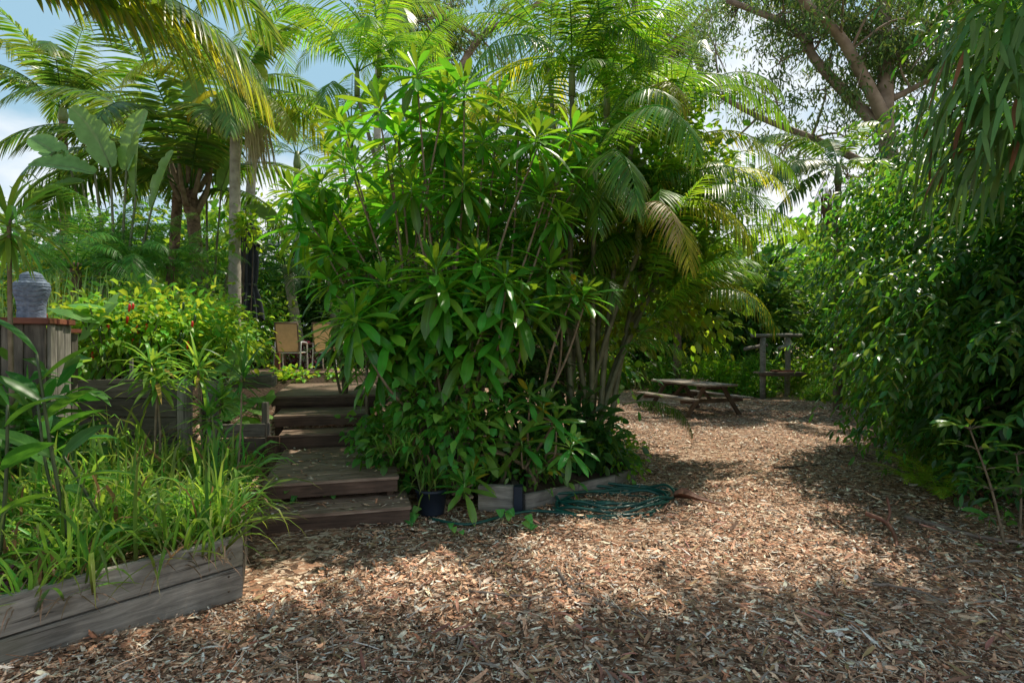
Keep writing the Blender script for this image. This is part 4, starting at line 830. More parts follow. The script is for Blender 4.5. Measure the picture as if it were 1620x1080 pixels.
bush('low_leafy_plant', 'small leaved plant at the right end of the curved edging', (1.35,7.4,.3), (.3,.35,.28), 40, 8, .08, .1, .045, p_lance, 'vinelit', 'plant', 5, gz=.1)
# dracaena right of deck with striped leaves
def cane_plant(name, label, cat, base, heads, n, L, w, mat, stemr=.02, zmin=-.5, droop=1.2, group=None):
    base = np.asarray(base,float); t = thing(name, label, cat, base, group=group)
    for h in heads:
        h = np.asarray(h,float); mb = MB(); p = smooth_path([base+np.array([rng.normal(0,.03),rng.normal(0,.03),-.05]), (base+h)/2+rng.normal(0,.03,3), h],6); tubeq(mb, p, np.linspace(stemr,stemr*.7,len(p)), 7); mb.build('stem', M['stem'], t)
        mb = MB(); sword_rosette(mb, h, n, L, w, zmin, droop); mb.build('leaf_rosette', M[mat], t)
    return t
cane_plant('striped_dracaena', 'striped strap leaved plant hiding the second chair right of the deck', 'plant', (W(545,600,9.4)[0],9.4,.7), [W(540,505,9.3),W(560,530,9.2),W(525,545,9.3),W(565,495,9.5),W(548,570,9.2)], 34, .55, .06, 'dracaena', .025, -.85, 1.5)
bush('yellow_green_plant', 'bright low leafy plants along the edge of the rear deck', (W(490,600,12)[0],12.0,1.02), (.75,.2,.2), 40, 9, .08, .13, .08, p_ovate, 'chilli', 'plant', 4, gz=.95)
bush('purple_leaved_plant', 'purple leaved plant under the chair on the rear deck', (W(462,575,13.9)[0],14.3,1.4), (.5,.25,.35), 30, 9, .09, .13, .06, p_lance, 'purple', 'plant', 4, gz=1.03)
# bamboo-like green stem right of deck
cane_plant('green_cane', 'single upright green cane beside the right edge of the steps', 'plant', (W(583,625,7.6)[0],7.6,.1), [W(580,545,7.6)], 14, .35, .03, 'dracaena', .03, .1, 1.0)

# strappy plants in and by the pot
def tuft(name, label, c, n, L, w, mat, cat='grass clump', spread=.08, droop=(.8,2.4), lean=.35, group=None, rows=7, dead=0):
    c = np.asarray(c,float); t = thing(name, label, cat, c, group=group); mb = MB()
    a = rng.uniform(0,2*PI,n); e = np.clip(rng.normal(1.15,lean,n), .15, 1.55); P = c+np.stack([rng.normal(0,spread,n),rng.normal(0,spread,n),np.full(n,-.01)],-1)
    D = np.stack([np.cos(a)*np.cos(e),np.sin(a)*np.cos(e),np.sin(e)],-1)
    leaves(mb, P, D, Z+rng.normal(0,.2,(n,3)), L*rng.uniform(.6,1.15,n), w*rng.uniform(.7,1.2,n), rows, p_strap, rng.uniform(*droop,n), .25, 3, 1.8, rng.normal(0,.25,n)); mb.build('leaves', M[mat], t)
    t['kind'] = 'thing'
    if dead:
        mb = MB(); k = dead; a = rng.uniform(0,2*PI,k); P = c+np.stack([rng.normal(0,spread*1.2,k),rng.normal(0,spread*1.2,k),np.zeros(k)],-1); e = rng.uniform(.3,1.4,k)
        leaves(mb, P, np.stack([np.cos(a)*np.cos(e),np.sin(a)*np.cos(e),np.sin(e)],-1), Z, rng.uniform(.15,.4,k), .012, 5, p_strap, rng.uniform(.5,2.5,k), .2, 2); mb.build('dead_leaves', M['deadfrond'], t)
    return t
tuft('strappy_pot_plant', 'strappy light green plant growing out of the dark blue pot', (pp[0],pp[1],.25), 60, .5, .022, 'grass', 'plant', .06, (1.0,2.6), .4)
tuft('strappy_plant', 'strappy plant drooping over the step edge left of the pot', W(632,715,6.0), 60, .42, .022, 'grass', 'plant', .1, (1.2,2.8), .45)
# ---- ribbon grass in the front bed
def soilz(x,y): return .36+.30*float(S01((y-4.6)/1.6))*float(S01((-x-1.9)/1.2))
protos = []
for k in range(4):
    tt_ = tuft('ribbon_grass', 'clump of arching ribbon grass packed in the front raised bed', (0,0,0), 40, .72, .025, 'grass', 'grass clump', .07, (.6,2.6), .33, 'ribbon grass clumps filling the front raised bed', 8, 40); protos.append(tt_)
def copy_tree(o, parent=None):
    c = o.copy(); col.objects.link(c); c.parent = parent
    for ch in o.children:
        d = ch.copy(); col.objects.link(d); d.parent = c
        for gch in ch.children: e = gch.copy(); col.objects.link(e); e.parent = d
    return c
spots = []
for s_ in np.arange(.05, 1.75, .17):
    for b_ in np.arange(.16, 1.9, .23):
        q = C - dr*s_ - nn*b_ + rng.normal(0,.05,2)
        if s_ > 1.15 and b_ < .38: continue
        if s_ > .8 and rng.random() < .25: continue
        spots.append(q) if rng.random()<.8 else None
for b_ in np.arange(.1,1.1,.22):
    q = C+de*b_-ne*-.0+np.array([-.22,0])+rng.normal(0,.04,2); spots.append(q)
used = set()
for k,q in enumerate(spots):
    pr_ = protos[k%4]
    o = pr_ if (k%4) not in used else copy_tree(pr_); used.add(k%4)
    o.location = (q[0],q[1],soilz(*q)); s_ = random.uniform(.7,1.1)*(1.0+.1*min(1,max(0,(q[1]-3.6)/1.4))); o.rotation_euler.z = random.uniform(0,6.28); o.scale = (s_,s_,s_)
# leafier back plants of the front bed
for u,v,Y_,n_,lab in ((60,690,4.2,50,'broad strap leaved clump at the far left of the front bed'),(150,650,5.2,60,'tall ribbon leaved clump against the sleeper wall'),(210,650,5.4,60,'ribbon leaved clump before the middle of the sleeper wall'),(120,720,4.6,60,'arching clump in the middle left of the front bed'),(370,700,5.3,50,'dark strappy clump in front of the low edging'),(335,720,5.0,50,'dark strappy clump below the cordylines')):
    p = W(u,v,Y_); tuft('strap_leaved_plant', lab, (p[0],Y_,soilz(p[0],Y_)), n_, .75, .03, 'grass' if v<715 and u<300 else 'shrub_low', 'plant', .1, (.5,2.2), .3)
for k in range(16):
    u,v = 25+k*21+rng.uniform(-8,8), rng.uniform(655,735); Y_ = rng.uniform(4.7,5.6); p = W(u,v,Y_)
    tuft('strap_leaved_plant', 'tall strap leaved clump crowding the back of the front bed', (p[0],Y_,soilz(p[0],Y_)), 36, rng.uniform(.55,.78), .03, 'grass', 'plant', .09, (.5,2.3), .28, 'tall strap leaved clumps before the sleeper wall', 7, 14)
bush('broad_leaved_plant', 'low broad leaved plant hiding the foot of the plinth', (W(40,650,4.75)[0],4.75,.95), (.5,.25,.4), 45, 8, .1, .26, .10, p_lance, 'ginger', 'plant', 5, gz=.5)
# cordylines
cane_plant('cordyline', 'cordyline with pale drooping leaves, leftmost of three before the wall', 'cordyline', (W(245,700,5.2)[0],5.2,.5), [W(250,600,5.2),W(240,575,5.25)], 38, .42, .04, 'cord', .013, -.75, 1.3)
cane_plant('cordyline', 'cordyline with spreading dark leaves in front of the end post', 'cordyline', (W(318,705,5.2)[0],5.2,.5), [W(313,578,5.2)], 44, .42, .026, 'cord', .014, -.6, .8)
cane_plant('cordyline', 'tall thin stemmed cordyline with stiff leaves, rightmost of three', 'cordyline', (W(365,720,5.0)[0],5.0,.48), [W(382,590,5.0)], 30, .42, .028, 'ginger', .010, -.5, .5)
cane_plant('cordyline', 'short dark cordyline under the two taller ones', 'cordyline', (W(335,735,5.1)[0],5.1,.45), [W(332,655,5.1),W(350,630,5.3)], 34, .36, .034, 'shrub_low', .012, -.5, .9)
cane_plant('dracaena_tree', 'thin stemmed dracaena with sword leaves before the statue at left edge', 'dracaena', (W(12,640,4.6)[0],4.6,.4), [W(14,345,4.6)], 60, .72, .036, 'cord', .022, -.9, 1.4)
# ginger, big leaves at left edge
def ginger(label, base, tip, n, L, w):
    base, tip = np.asarray(base,float), np.asarray(tip,float); t = thing('ginger_plant', label, 'ginger plant', base); mb = MB(); p = smooth_path([base-[0,0,.05],(base+tip)/2+rng.normal(0,.02,3),tip],6); tubeq(mb,p,np.linspace(.014,.008,len(p)),7); mb.build('stem',M['gstem'],t)
    mb = MB(); tt = np.linspace(.15,1,n); pos = base+(tip-base)*tt[:,None]; a = (np.arange(n)%2)*PI+rng.normal(.15,.35,n); e = np.linspace(.3,.9,n)
    leaves(mb, pos, np.stack([np.cos(a)*np.cos(e),np.sin(a)*np.cos(e),np.sin(e)],-1), Z+rng.normal(0,.2,(n,3)), L*rng.uniform(.8,1.15,n), w*rng.uniform(.85,1.1,n), 9, p_lance, rng.uniform(.2,.9,n), .35); mb.build('leaves', M['ginger'], t)
ginger('ginger with two long leaves pointing up right in front of the plinth', (-2.72,3.55,.38), W(58,560,3.5), 8, .44, .10)
ginger('ginger stem cut by the left edge, low broad leaves', (-3.0,3.3,.38), W(12,640,3.35), 8, .42, .13)
ginger('ginger stem behind the others near the plinth foot', (-3.1,4.0,.38), W(60,640,4.0), 8, .42, .10)
ginger('ginger stem leaning right above the bare soil', (-2.55,3.75,.38), W(100,720,3.7), 7, .34, .085)
bush('red_leaved_groundcover', 'purple red leaved ground cover on the bare soil at the left', (-3.1,3.45,.40), (.4,.3,.04), 60, 9, .06, .06, .022, p_lance, 'purple', 'ground cover', 3, gz=.37)
bush('green_groundcover', 'small green ground cover behind the near plank at left edge', (-2.98,3.06,.40), (.15,.1,.04), 25, 8, .05, .06, .02, p_lance, 'vinelit', 'ground cover', 3, gz=.37)
# dry litter on bed soil
def litter(label, x0,x1,y0,y1,zf,n,nm='dry_leaf_litter', mask=None):
    mb = MB(); x = rng.uniform(x0,x1,n); y = rng.uniform(y0,y1,n)
    if mask is not None: k = mask(x,y); x, y = x[k], y[k]; n = len(x)
    z = np.array([zf(a,b) for a,b in zip(x,y)])+rng.uniform(.01,.03,n)
    a = rng.uniform(0,6.3,n); leaves(mb, np.stack([x,y,z],-1), np.stack([np.cos(a),np.sin(a),rng.normal(0,.2,n)],-1), Z+rng.normal(0,.2,(n,3)), rng.uniform(.03,.09,n), rng.uniform(.012,.03,n), 4, p_lance, rng.normal(0,.4,n), .2, 2); tag(mb.build(nm, M['chips'], smooth=False), label, 'leaf litter', kind='stuff')
litter('dry leaves and chips on the soil of the front bed', -3.6,-1.95,2.6,5.0, soilz, 2600, mask=lambda x,y: ((y-2.96)*.795-(x+2.66)*.99 > .09)&(x < -1.95-(y-3.95)*.44*(y>3.95)))
litter('dry leaf bits scattered on the step treads', -2.4,-1.0,5.3,6.0, lambda a,b: .165, 220, 'step_litter', mask=lambda x,y: ((x-O[0])*ex[0]+(y-O[1])*ex[1] > .03)&((x-O[0])*ex[0]+(y-O[1])*ex[1] < 1.44)&((x-O[0])*ey[0]+(y-O[1])*ey[1] > 0)&((x-O[0])*ey[0]+(y-O[1])*ey[1] < .38))
litter('small pale leaf bits scattered on the middle landing', -3.2,-1.2,5.6,8.2, lambda a,b: .376, 380, 'step_litter', mask=lambda x,y: ((x-O[0])*ex[0]+(y-O[1])*ex[1] > .1)&((x-O[0])*ex[0]+(y-O[1])*ex[1] < 1.34)&((x-O[0])*ey[0]+(y-O[1])*ey[1] > .42)&((x-O[0])*ey[0]+(y-O[1])*ey[1] < 2.25))
# arrowhead leaves on the steps and at the pot foot
def arrow(label, c, n, s_, spread):
    c = np.asarray(c,float); t = thing('arrowhead_vine', label, 'vine', c); mb = MB(); st_ = MB(); a = rng.uniform(0,6.3,n)
    for k in range(n):
        q = c+np.array([rng.normal(0,spread),rng.normal(0,spread*.5),.04+rng.uniform(0,.10)]); tubeq(st_, smooth_path([c+np.array([0,0,.005]),(c+q)/2+[0,0,.03],q],3), .0035, 5)
        leaves(mb, [q], [[math.cos(a[k])*.6,-.75,-.25+rng.normal(0,.2)]], [0,-.5,1.], s_*rng.uniform(.75,1.2), s_*.85, 7, p_heart, .6, .3)
    mb.build('leaves', M['arrow'], t); st_.build('stalks', M['cane_stem'], t)
arrow('single arrowhead leaf poking through the gap between two steps', G(527,786,.18), 2, .14, .01)
arrow('two small arrowhead leaves in the step gap, right of the big one', G(562,782,.18), 2, .09, .03)
arrow('arrowhead vine at the foot of the pot on the step corner', G(655,822), 6, .13, .10)
arrow('arrowhead leaves on the mulch in front of the dark ended sleeper', G(793,825), 3, .12, .05)
arrow('pair of arrowhead leaves on the mulch right of the sleeper end', G(835,835), 3, .11, .05)
arrow('small arrowhead sprig on the mulch under the hose run', G(715,848), 3, .08, .04)
arrow('arrowhead sprig in the gap at the left of the second step', G(470,795,.18), 3, .09, .06)

# ---- chilli bed: bright sunlit leafy plants
bedlist = [(150,545,6.7,.55,.5,.45,'leafy chilli plant in bright sun nearest the plinth'),(215,535,6.9,.6,.5,.55,'tall chilli plant with ripe red fruit behind the wall'),(280,530,7.1,.6,.5,.5,'chilli plant with red fruit in the middle of the bed'),(330,545,7.4,.55,.5,.45,'leafy plant at the right end of the chilli bed'),(360,545,8.4,.40,.45,.48,'round leafy shrub left of the patio chair'),(250,500,8.4,.8,.5,.5,'sunlit leafy plants at the back of the chilli bed'),(318,500,9.3,.62,.5,.5,'yellow green leafy shrub in front of the pale palm trunk')]
for k,(u,v,Y_,a_,b_,c_,lab) in enumerate(bedlist):
    p = W(u,v,Y_); t = bush('chilli_plant' if k<3 else 'leafy_bed_plant', lab, (p[0],Y_,p[2]), (a_,b_,c_), 75, 12, .11, .125, .055, p_lance, 'chilli', 'plant', 7, gz=1.25, droop=1.0)
    if k < 3:
        for mt,nf in (('bait',9 if k else 3),('greenchilli',16)):
            for q in range(nf):
                mb = MB(); pos = np.array([p[0]+rng.uniform(-.45,.45),Y_-.42+rng.normal(0,.06),p[2]+rng.uniform(-.2,.42)]); tubeq(mb, [pos,pos-[0,0,.03],pos-[.004,0,.075],pos-[.01,0,.10]], [.008,.016,.012,.002], 7); mb.build('chilli_fruit', M[mt], t)
def pump(label, pts, s_, base):
    base = np.asarray(base,float); t = thing('large_leaved_plant', label, 'plant', base); mb = MB(); sm = MB()
    for q in pts:
        q = np.asarray(q,float); tubeq(sm, smooth_path([base+rng.normal(0,.05,3)*[1,1,0],(base+q)/2+[0,0,.03],q],4), .008, 6)
        n=13; a = np.linspace(0,2*PI,n,endpoint=False); rr_ = s_*rng.uniform(.8,1.15)*(1+.16*np.cos(a*5)); tl = rng.normal(0,.35,2); tl[1] -= .3
        rings = [q[None].repeat(n,0)]
        for f_ in (.35,.7,1.0):
            x_, y_ = rr_*f_*np.cos(a), rr_*f_*np.sin(a); rings.append(q+np.stack([x_,y_,x_*tl[0]+y_*-tl[1]*1.2-.25*s_*f_**2+.07*s_*np.cos(a*5)*f_-.04*s_],-1))
        V = np.concatenate(rings); j = np.arange(n); f = np.concatenate([np.stack([r_*n+j,r_*n+(j+1)%n,(r_+1)*n+(j+1)%n,(r_+1)*n+j],-1) for r_ in range(3)])
        uv = np.tile(np.stack([.3+.2*np.ones(n),np.linspace(0,1,n)],-1),(4,1)); uv[:,0] = .5+.4*np.repeat([0,.35,.7,1.],n)*.9+.06
        mb.add(V,f,uv)
    mb.build('leaves', M['pump'], t); sm.build('stalks', M['cane_stem'], t)
pump('large pumpkin leaves spilling beside the top step', [W(u,v,Y_) for u,v,Y_ in ((405,628,8.3),(388,640,8.1),(415,650,8.0),(395,660,7.9),(375,625,8.2),(420,630,8.6),(365,645,7.8),(410,672,7.9))], .17, (-3.6,8.1,.75))
pump('large round leaves hanging at the end post of the wall', [W(u,v,Y_) for u,v,Y_ in ((355,615,6.8),(345,580,6.9),(372,570,7.1),(350,635,6.7),(330,565,7))], .17, (-3.45,6.9,1.25))
pump('large grey green leaves right of the plinth at the back of the bed', [W(u,v,Y_) for u,v,Y_ in ((140,480,6.3),(122,492,6.2),(155,495,6.4),(175,490,6.8),(195,485,7.0),(165,475,6.9))], .2, (-4.6,6.6,1.25))
pump('small squash leaves in front of the plinth bench', [W(u,v,Y_) for u,v,Y_ in ((105,570,5.7),(90,582,5.6),(120,566,5.8))], .13, (-4.5,5.75,.8))
# rushes
def rushes(label, c, n, L): 
    c = np.asarray(c,float); t = thing('rush_clump', label, 'rushes', c); mb = MB(); k = n; a = rng.uniform(0,6.3,k); e = np.clip(rng.normal(1.48,.09,k),.9,1.57); P = c+np.stack([rng.normal(0,.22,k),rng.normal(0,.18,k),np.zeros(k)],-1)
    leaves(mb, P, np.stack([np.cos(a)*np.cos(e),np.sin(a)*np.cos(e),np.sin(e)],-1), np.stack([np.cos(a+1),np.sin(a+1),np.zeros(k)],-1), L*rng.uniform(.6,1.1,k), .014, 4, lambda t: np.array([1,.9,.7,.15]), rng.uniform(0,.15,k), .5, 3); mb.build('stems', M['rush'], t)
p = W(112,500,7.0); rushes('tall green rushes behind and right of the stone torso', (p[0],7.0,1.28), 130, 1.35)
p = W(20,500,7.2); rushes('tall green rushes behind the stone torso at far left', (p[0],7.2,1.28), 90, 1.25)
bush('yellow_flowered_shrub', 'yellow leaved shrub glowing behind the stone torso', (W(40,450,8.5)[0],8.6,2.3), (.9,.5,.7), 80, 12, .14, .10, .04, p_lance, 'caneyel', 'shrub', 5, gz=1.25)
# bird of paradise
def paddle_plant(label, base, tips):
    base = np.asarray(base,float); t = thing('bird_of_paradise', label, 'bird of paradise', base)
    for tip,dv,L_,w_,nrm_ in tips:
        tip = np.asarray(tip,float); mb = MB(); p = smooth_path([base+rng.normal(0,.06,3)*[1,1,0],(base+tip)/2+[0,0,.2],tip],6); tubeq(mb,p,np.linspace(.035,.016,len(p)),7); mb.build('leaf_stalk',M['cane_stem'],t)
        mb = MB()
        # torn blade: separate side lobes along the midrib
        d = nrm(np.array(dv,float)); S = nrm(np.cross(d,nrm_)); nb_ = 6; tt = np.linspace(.05,.9,nb_)
        tubeq(mb, np.stack([tip+d*L_*q-Z*.12*L_*q*q for q in np.linspace(0,1,8)]), np.linspace(.014,.004,8), 6)
        nt_ = 1-.22*(rng.random(26) < .22); nt_[:3] = 1
        leaves(mb, [tip], [d], [nrm_], L_*1.05, w_*1.05, 26, lambda t: np.clip(np.sin(PI*np.clip(t*.93+.05,0,1))**.55,.03,1)*nt_, .45, .42, 3, 1.5, rng.normal(0,.15))
        mb.build('leaf_blade', M['paddle'], t)
B = W(185,420,9.4); B[2] = 1.15
paddle_plant('bird of paradise with big torn paddle leaves below the left sky', B, [(W(175,265,9.3),(-.35,-.15,1.1),1.0,.44,(.3,-1,.25)),(W(150,275,9.4),(-.9,-.2,.25),.9,.42,(0,-.8,.8)),(W(200,270,9.4),(.25,-.1,1.1),1.0,.40,(-.2,-1,.2)),(W(130,290,9.4),(-.9,0,-.1),.8,.4,(0,-.6,1)),(W(240,330,9.4),(.5,-.3,.8),1.0,.36,(-.4,-1,.5)),(W(215,310,9.5),(.2,-.3,.9),1.0,.36,(-.4,-1,.5)),(W(110,260,9.6),(-.8,.1,.6),.9,.4,(0,-.8,.6))])
B = W(330,420,12.5); B[2] = 1.05
paddle_plant('bird of paradise with grey green paddle leaves between the two trunks', B, [(W(325,210,12.3),(-.1,-.2,1),1.2,.5,(.2,-1,.2)),(W(350,300,12.2),(.4,-.2,.9),1.0,.36,(.2,-1,.3)),(W(385,330,12.3),(.9,-.2,-.2),.9,.4,(0,-.7,.8)),(W(300,320,12.5),(-.4,-.2,.9),1.0,.36,(0,-1,.3))])
bush('climbing_vine', 'sunlit heart leaved vine clinging to the pale palm trunk', (W(388,362,10.8)[0],10.85,W(388,362,10.8)[2]), (.15,.2,.42), 24, 7, .09, .14, .12, p_heart, 'vinelit', 'vine', 4, gz=1.0)
bush('leafy_shrub', 'sunlit leafy shrubs filling the gap behind the chilli bed', (-7.6,10.8,2.2), (1.8,.5,1.2), 110, 14, .22, .16, .07, p_lance, 'back', 'shrub', 8, gz=1.05)
bush('leafy_shrub', 'dark leafy shrub behind the date palms at left', (-9.0,13.0,2.6), (3.0,.8,1.7), 160, 14, .3, .2, .08, p_lance, 'backd', 'shrub', 8, gz=1.05)
bush('leafy_shrub', 'dark leafy mass behind the patio table', (-5.4,16.6,2.6), (3.0,.6,2.0), 200, 14, .28, .22, .09, p_lance, 'dark', 'shrub', 6, gz=1.05)
bush('leafy_shrub', 'bright leafy shrub around the parasol foot', (-6.6,14.6,2.0), (1.0,.6,1.1), 120, 12, .22, .17, .07, p_lance, 'back', 'shrub', 8, gz=1.05)

# ---- right hedge trees
def hedge_tree(label, base, ctr, R, n, limbs=22, L=.5, ll=.14, lw=.05, zmin=-.95, mat='hedge', lo=.62, r=.14):
    base, ctr = np.asarray(base,float), np.asarray(ctr,float); t = thing('hedge_tree', label, 'tree', base)
    nc_ = n//22; cl_ = ell_points(nc_, ctr, R, lo, 1.0, zmin, .22); P = np.repeat(cl_, 22, 0); P = P+rng.normal(0,1,P.shape)*np.array([.34,.34,.15]); n = len(P); P[:,2] = np.maximum(P[:,2], base[2]+.12+rng.uniform(0,.35,n))
    out = nrm((P-ctr)/np.asarray(R)); D = nrm(out*np.array([1,1,.25])+np.repeat(rng.normal(0,.4,(nc_,3)),22,0)*[1,1,.3]+rng.normal(0,.3,(n,3))*[1,1,.5]+np.array([0,0,-.22]))
    mb = MB(); sprays(mb, P-D*.25, D, Z+rng.normal(0,.25,(n,3)), L, 5, ll, lw, 4); mb.build('crown', M[mat], t)
    mb = MB(); ic = ell_points(150, ctr-np.array([0,0,.2*R[2]]), np.asarray(R)*.72, .3, 1.0, -.95, .3); ic[:,2] = np.maximum(ic[:,2], base[2]+.5); crown_clusters(mb, ic, 12, .3, .26, .10, p_lance, ctr, 3, .2, .8, 2); mb.build('dark_shade_foliage', M['dark'], t)  # dark leaves inside the crown stand in for its deep shade
    mb = MB(); top = ctr+np.array([0,0,R[2]*.5]); p = smooth_path([base-[0,0,.1],(base+ctr)/2+rng.normal(0,.1,3),ctr,top],6); tubeq(mb,p,np.linspace(r,r*.3,len(p)),9)
    for k in range(limbs):
        e = P[rng.integers(n)]; s0 = p[rng.integers(4,len(p)-3)]; q = smooth_path([s0,(s0+e)/2+np.array([0,0,.25])+rng.normal(0,.1,3),e],5); tubeq(mb,q,np.linspace(r*.3,.008,len(q)),6)
    mb.build('trunk', M['twig'], t)
    return t
hedge_tree('near dark leafy tree with drooping branches over the right side of the yard', (7.3,7.9,0), (7.2,7.9,2.4), (2.35,2.7,2.35), 5200, ll=.128, lw=.045)
hedge_tree('tall leafy tree rising behind the near one at the right edge', (10.2,9.8,0), (9.9,9.8,5.8), (2.9,2.6,2.9), 2000, L=.55, ll=.16, lw=.055)
hedge_tree('leafy tree further along the right side with sunlit branch tips', (11.0,12.8,0), (10.6,12.8,2.9), (2.8,2.8,3.0), 2400, L=.6, ll=.17, lw=.06)
hedge_tree('near leafy tree at the right edge shading the foreground', (6.1,5.9,0), (6.1,5.9,2.1), (1.6,1.4,2.15), 2300, ll=.13, lw=.045)
# fern, sapling and low plants under hedge
def fern(label, c, n, L):
    c = np.asarray(c,float); t = thing('fern', label, 'fern', c)
    for k in range(n): link('frond', FK['fern'][k%3], t, (0,0,0), (0,0,k*2*PI/n+random.uniform(-.2,.2)), (L,)*3)
FK['fern'] = [frond(L=1.0,elev=e,arch=a,n=26,ll=.16,lw=.03,ldroop=.4,mat=M['fern'],cols=2,rows=3,rr=.006,petiole=.1,vee=.1) for e,a in ((1.1,1.2),(.8,1.3),(1.3,1.4))]
for u,v,s_,lab in ((1452,770,.75,'bright backlit fern under the near right tree, leftmost'),(1490,790,.8,'bright backlit fern under the near right tree, rightmost and nearest'),(1475,755,.8,'yellow green fern behind the other two ferns')):
    fern(lab, G(u,v), 11, s_)
c_ = G(1592,870); 
def sapling(label, base, tip, heads):
    base, tip = np.asarray(base,float), np.asarray(tip,float); t = thing('sapling', label, 'sapling', base); mb = MB(); p = smooth_path([base-[0,0,.03],(base+tip)/2+[.03,0,0],tip],6); tubeq(mb,p,np.linspace(.012,.006,len(p)),6); lf = MB()
    for f_,n_,s_ in heads:
        q = p[min(int(f_*(len(p)-1)),len(p)-1)]
        for k in range(n_):
            a = k*2.4+f_*7; D = np.array([math.cos(a),math.sin(a)*.7,.35]); e = q+D*.10; tubeq(mb,[q,(q+e)/2+[0,0,.01],e],.003,5); leaves(lf,[e],[D],Z+rng.normal(0,.25,3),s_*rng.uniform(.8,1.2),s_*.36,6,p_oblan,.7,.3)
    mb.build('stem',M['stem'],t); lf.build('leaves',M['shrub_low'],t)
sapling('thin sapling with pale broad leaves in front of the right hedge', c_, W(1535,680,c_[1]-.1), [(.05,4,.17),(.3,4,.17),(.5,6,.18),(.7,4,.18),(.85,6,.2),(1.0,10,.22)])
sapling('short sapling at the right edge beside the pale branch', G(1612,850), W(1608,720,5.2), [(.2,4,.15),(.5,4,.15),(.8,5,.16),(1,7,.17)])
# staghorn fern on the trunk at upper right
sb = np.array([4.35,4.15,0]); t = thing('host_tree', 'tree at the right edge carrying the big staghorn fern, with canopy added out of view for shade', 'tree', sb)
mb = MB(); pth = smooth_path([sb-[0,0,.1], sb+[.05,.1,2.0], sb+[-.02,.1,4.2], sb+[.2,.2,6.5]],8); tubeq(mb,pth,np.linspace(.15,.09,len(pth)),10); 
P = ell_points(1300, sb+np.array([1.0,.2,6.1]), (2.2,1.8,1.5), .5, 1.0, -.9, .3); cl_ = ell_points(92, sb+np.array([-1.2,.95,7.4]), (4.0,1.35,.8), .1, 1.0, -1, .2); Pshade = np.repeat(cl_,20,0); Pshade = Pshade+rng.normal(0,1,Pshade.shape)*[.30,.30,.15]; P = np.concatenate([P,Pshade]); D = nrm((P-sb-np.array([0,0,5.4]))*[1,1,.4]+rng.normal(0,.5,(len(P),3))+np.array([0,0,-.4]))  # second leaf canopy, out of view, added to dapple the foreground with shade
for k in range(24):
    e = P[rng.integers(len(P))]; q = smooth_path([pth[-6],(pth[-6]+e)/2+[0,0,.2],e],5); tubeq(mb,q,np.linspace(.05,.008,len(q)),6)
mb.build('trunk', M['stem'], t); mb = MB(); sprays(mb, P, D, Z+rng.normal(0,.25,(len(P),3)), .5, 5, .13, .045, 4); mb.build('crown', M['hedge'], t)
fc = W(1600,110,4.0); t = thing('staghorn_fern', 'big staghorn fern with hanging strap fronds at the upper right', 'staghorn fern', fc)
def stag_layer(nm, n, c, zlo, zhi, L, w, droop, mat='stag'):
    mb = MB(); a = rng.uniform(PI*.55, PI*1.85, n); e = rng.uniform(zlo,zhi,n); D = np.stack([np.cos(a)*np.cos(e),np.sin(a)*np.cos(e),np.sin(e)],-1); P = c+rng.normal(0,.10,(n,3))+D*.1
    Ls = L*rng.uniform(.55,1.15,n); dr_ = droop*rng.uniform(.7,1.5,n); sd = rng.normal(0,.2,n)
    leaves(mb, P, D, Z+rng.normal(0,.35,(n,3)), Ls, w*rng.uniform(.7,1.2,n), 9, lambda t: np.clip(.35+.9*t-.2*t**3,.2,1)*np.clip((1.03-t)*9,.1,1), dr_, .15, 3, 1.0, sd)
    # forked tips: two narrow hanging lobes from near each end
    t9 = np.linspace(0,1,9); d = nrm(D)[:,None,:]+(dr_[:,None]*t9)[:,:,None]*np.array([0,0,-1.]); d = nrm(d); C_ = P+np.sum((d[:,:-1]+d[:,1:])/2,1)*(Ls/8)[:,None]
    for s_ in (-1,1):
        S_ = nrm(np.cross(d[:,-1],Z)+1e-6); leaves(mb, C_-d[:,-1]*.05, d[:,-1]+S_*s_*.35+np.array([0,0,-.6]), S_[:,[1,0,2]]*[1,-1,1]+rng.normal(0,.3,(n,3)), Ls*rng.uniform(.35,.7,n), w*.62, 6, p_strap, 1.2, .15, 3, 1.0, rng.normal(0,.25,n))
    mb.build(nm, M[mat], t)
for k,dz in enumerate((.35,.1,-.2,-.5)):
    stag_layer('strap_fronds', 46, fc+np.array([.10,.0,dz]), -.5,.7, .62, .05, 2.0)
mb = MB(); leaves(mb, fc+rng.normal(0,.10,(9,3))+[.12,.05,-.1], rand_dirs(9,-.6,.3)*np.array([.6,.4,1]), [0,-1.,.2], .3, .22, 6, p_ovate, .5, .4); mb.build('shield_fronds', M['stag'], t)

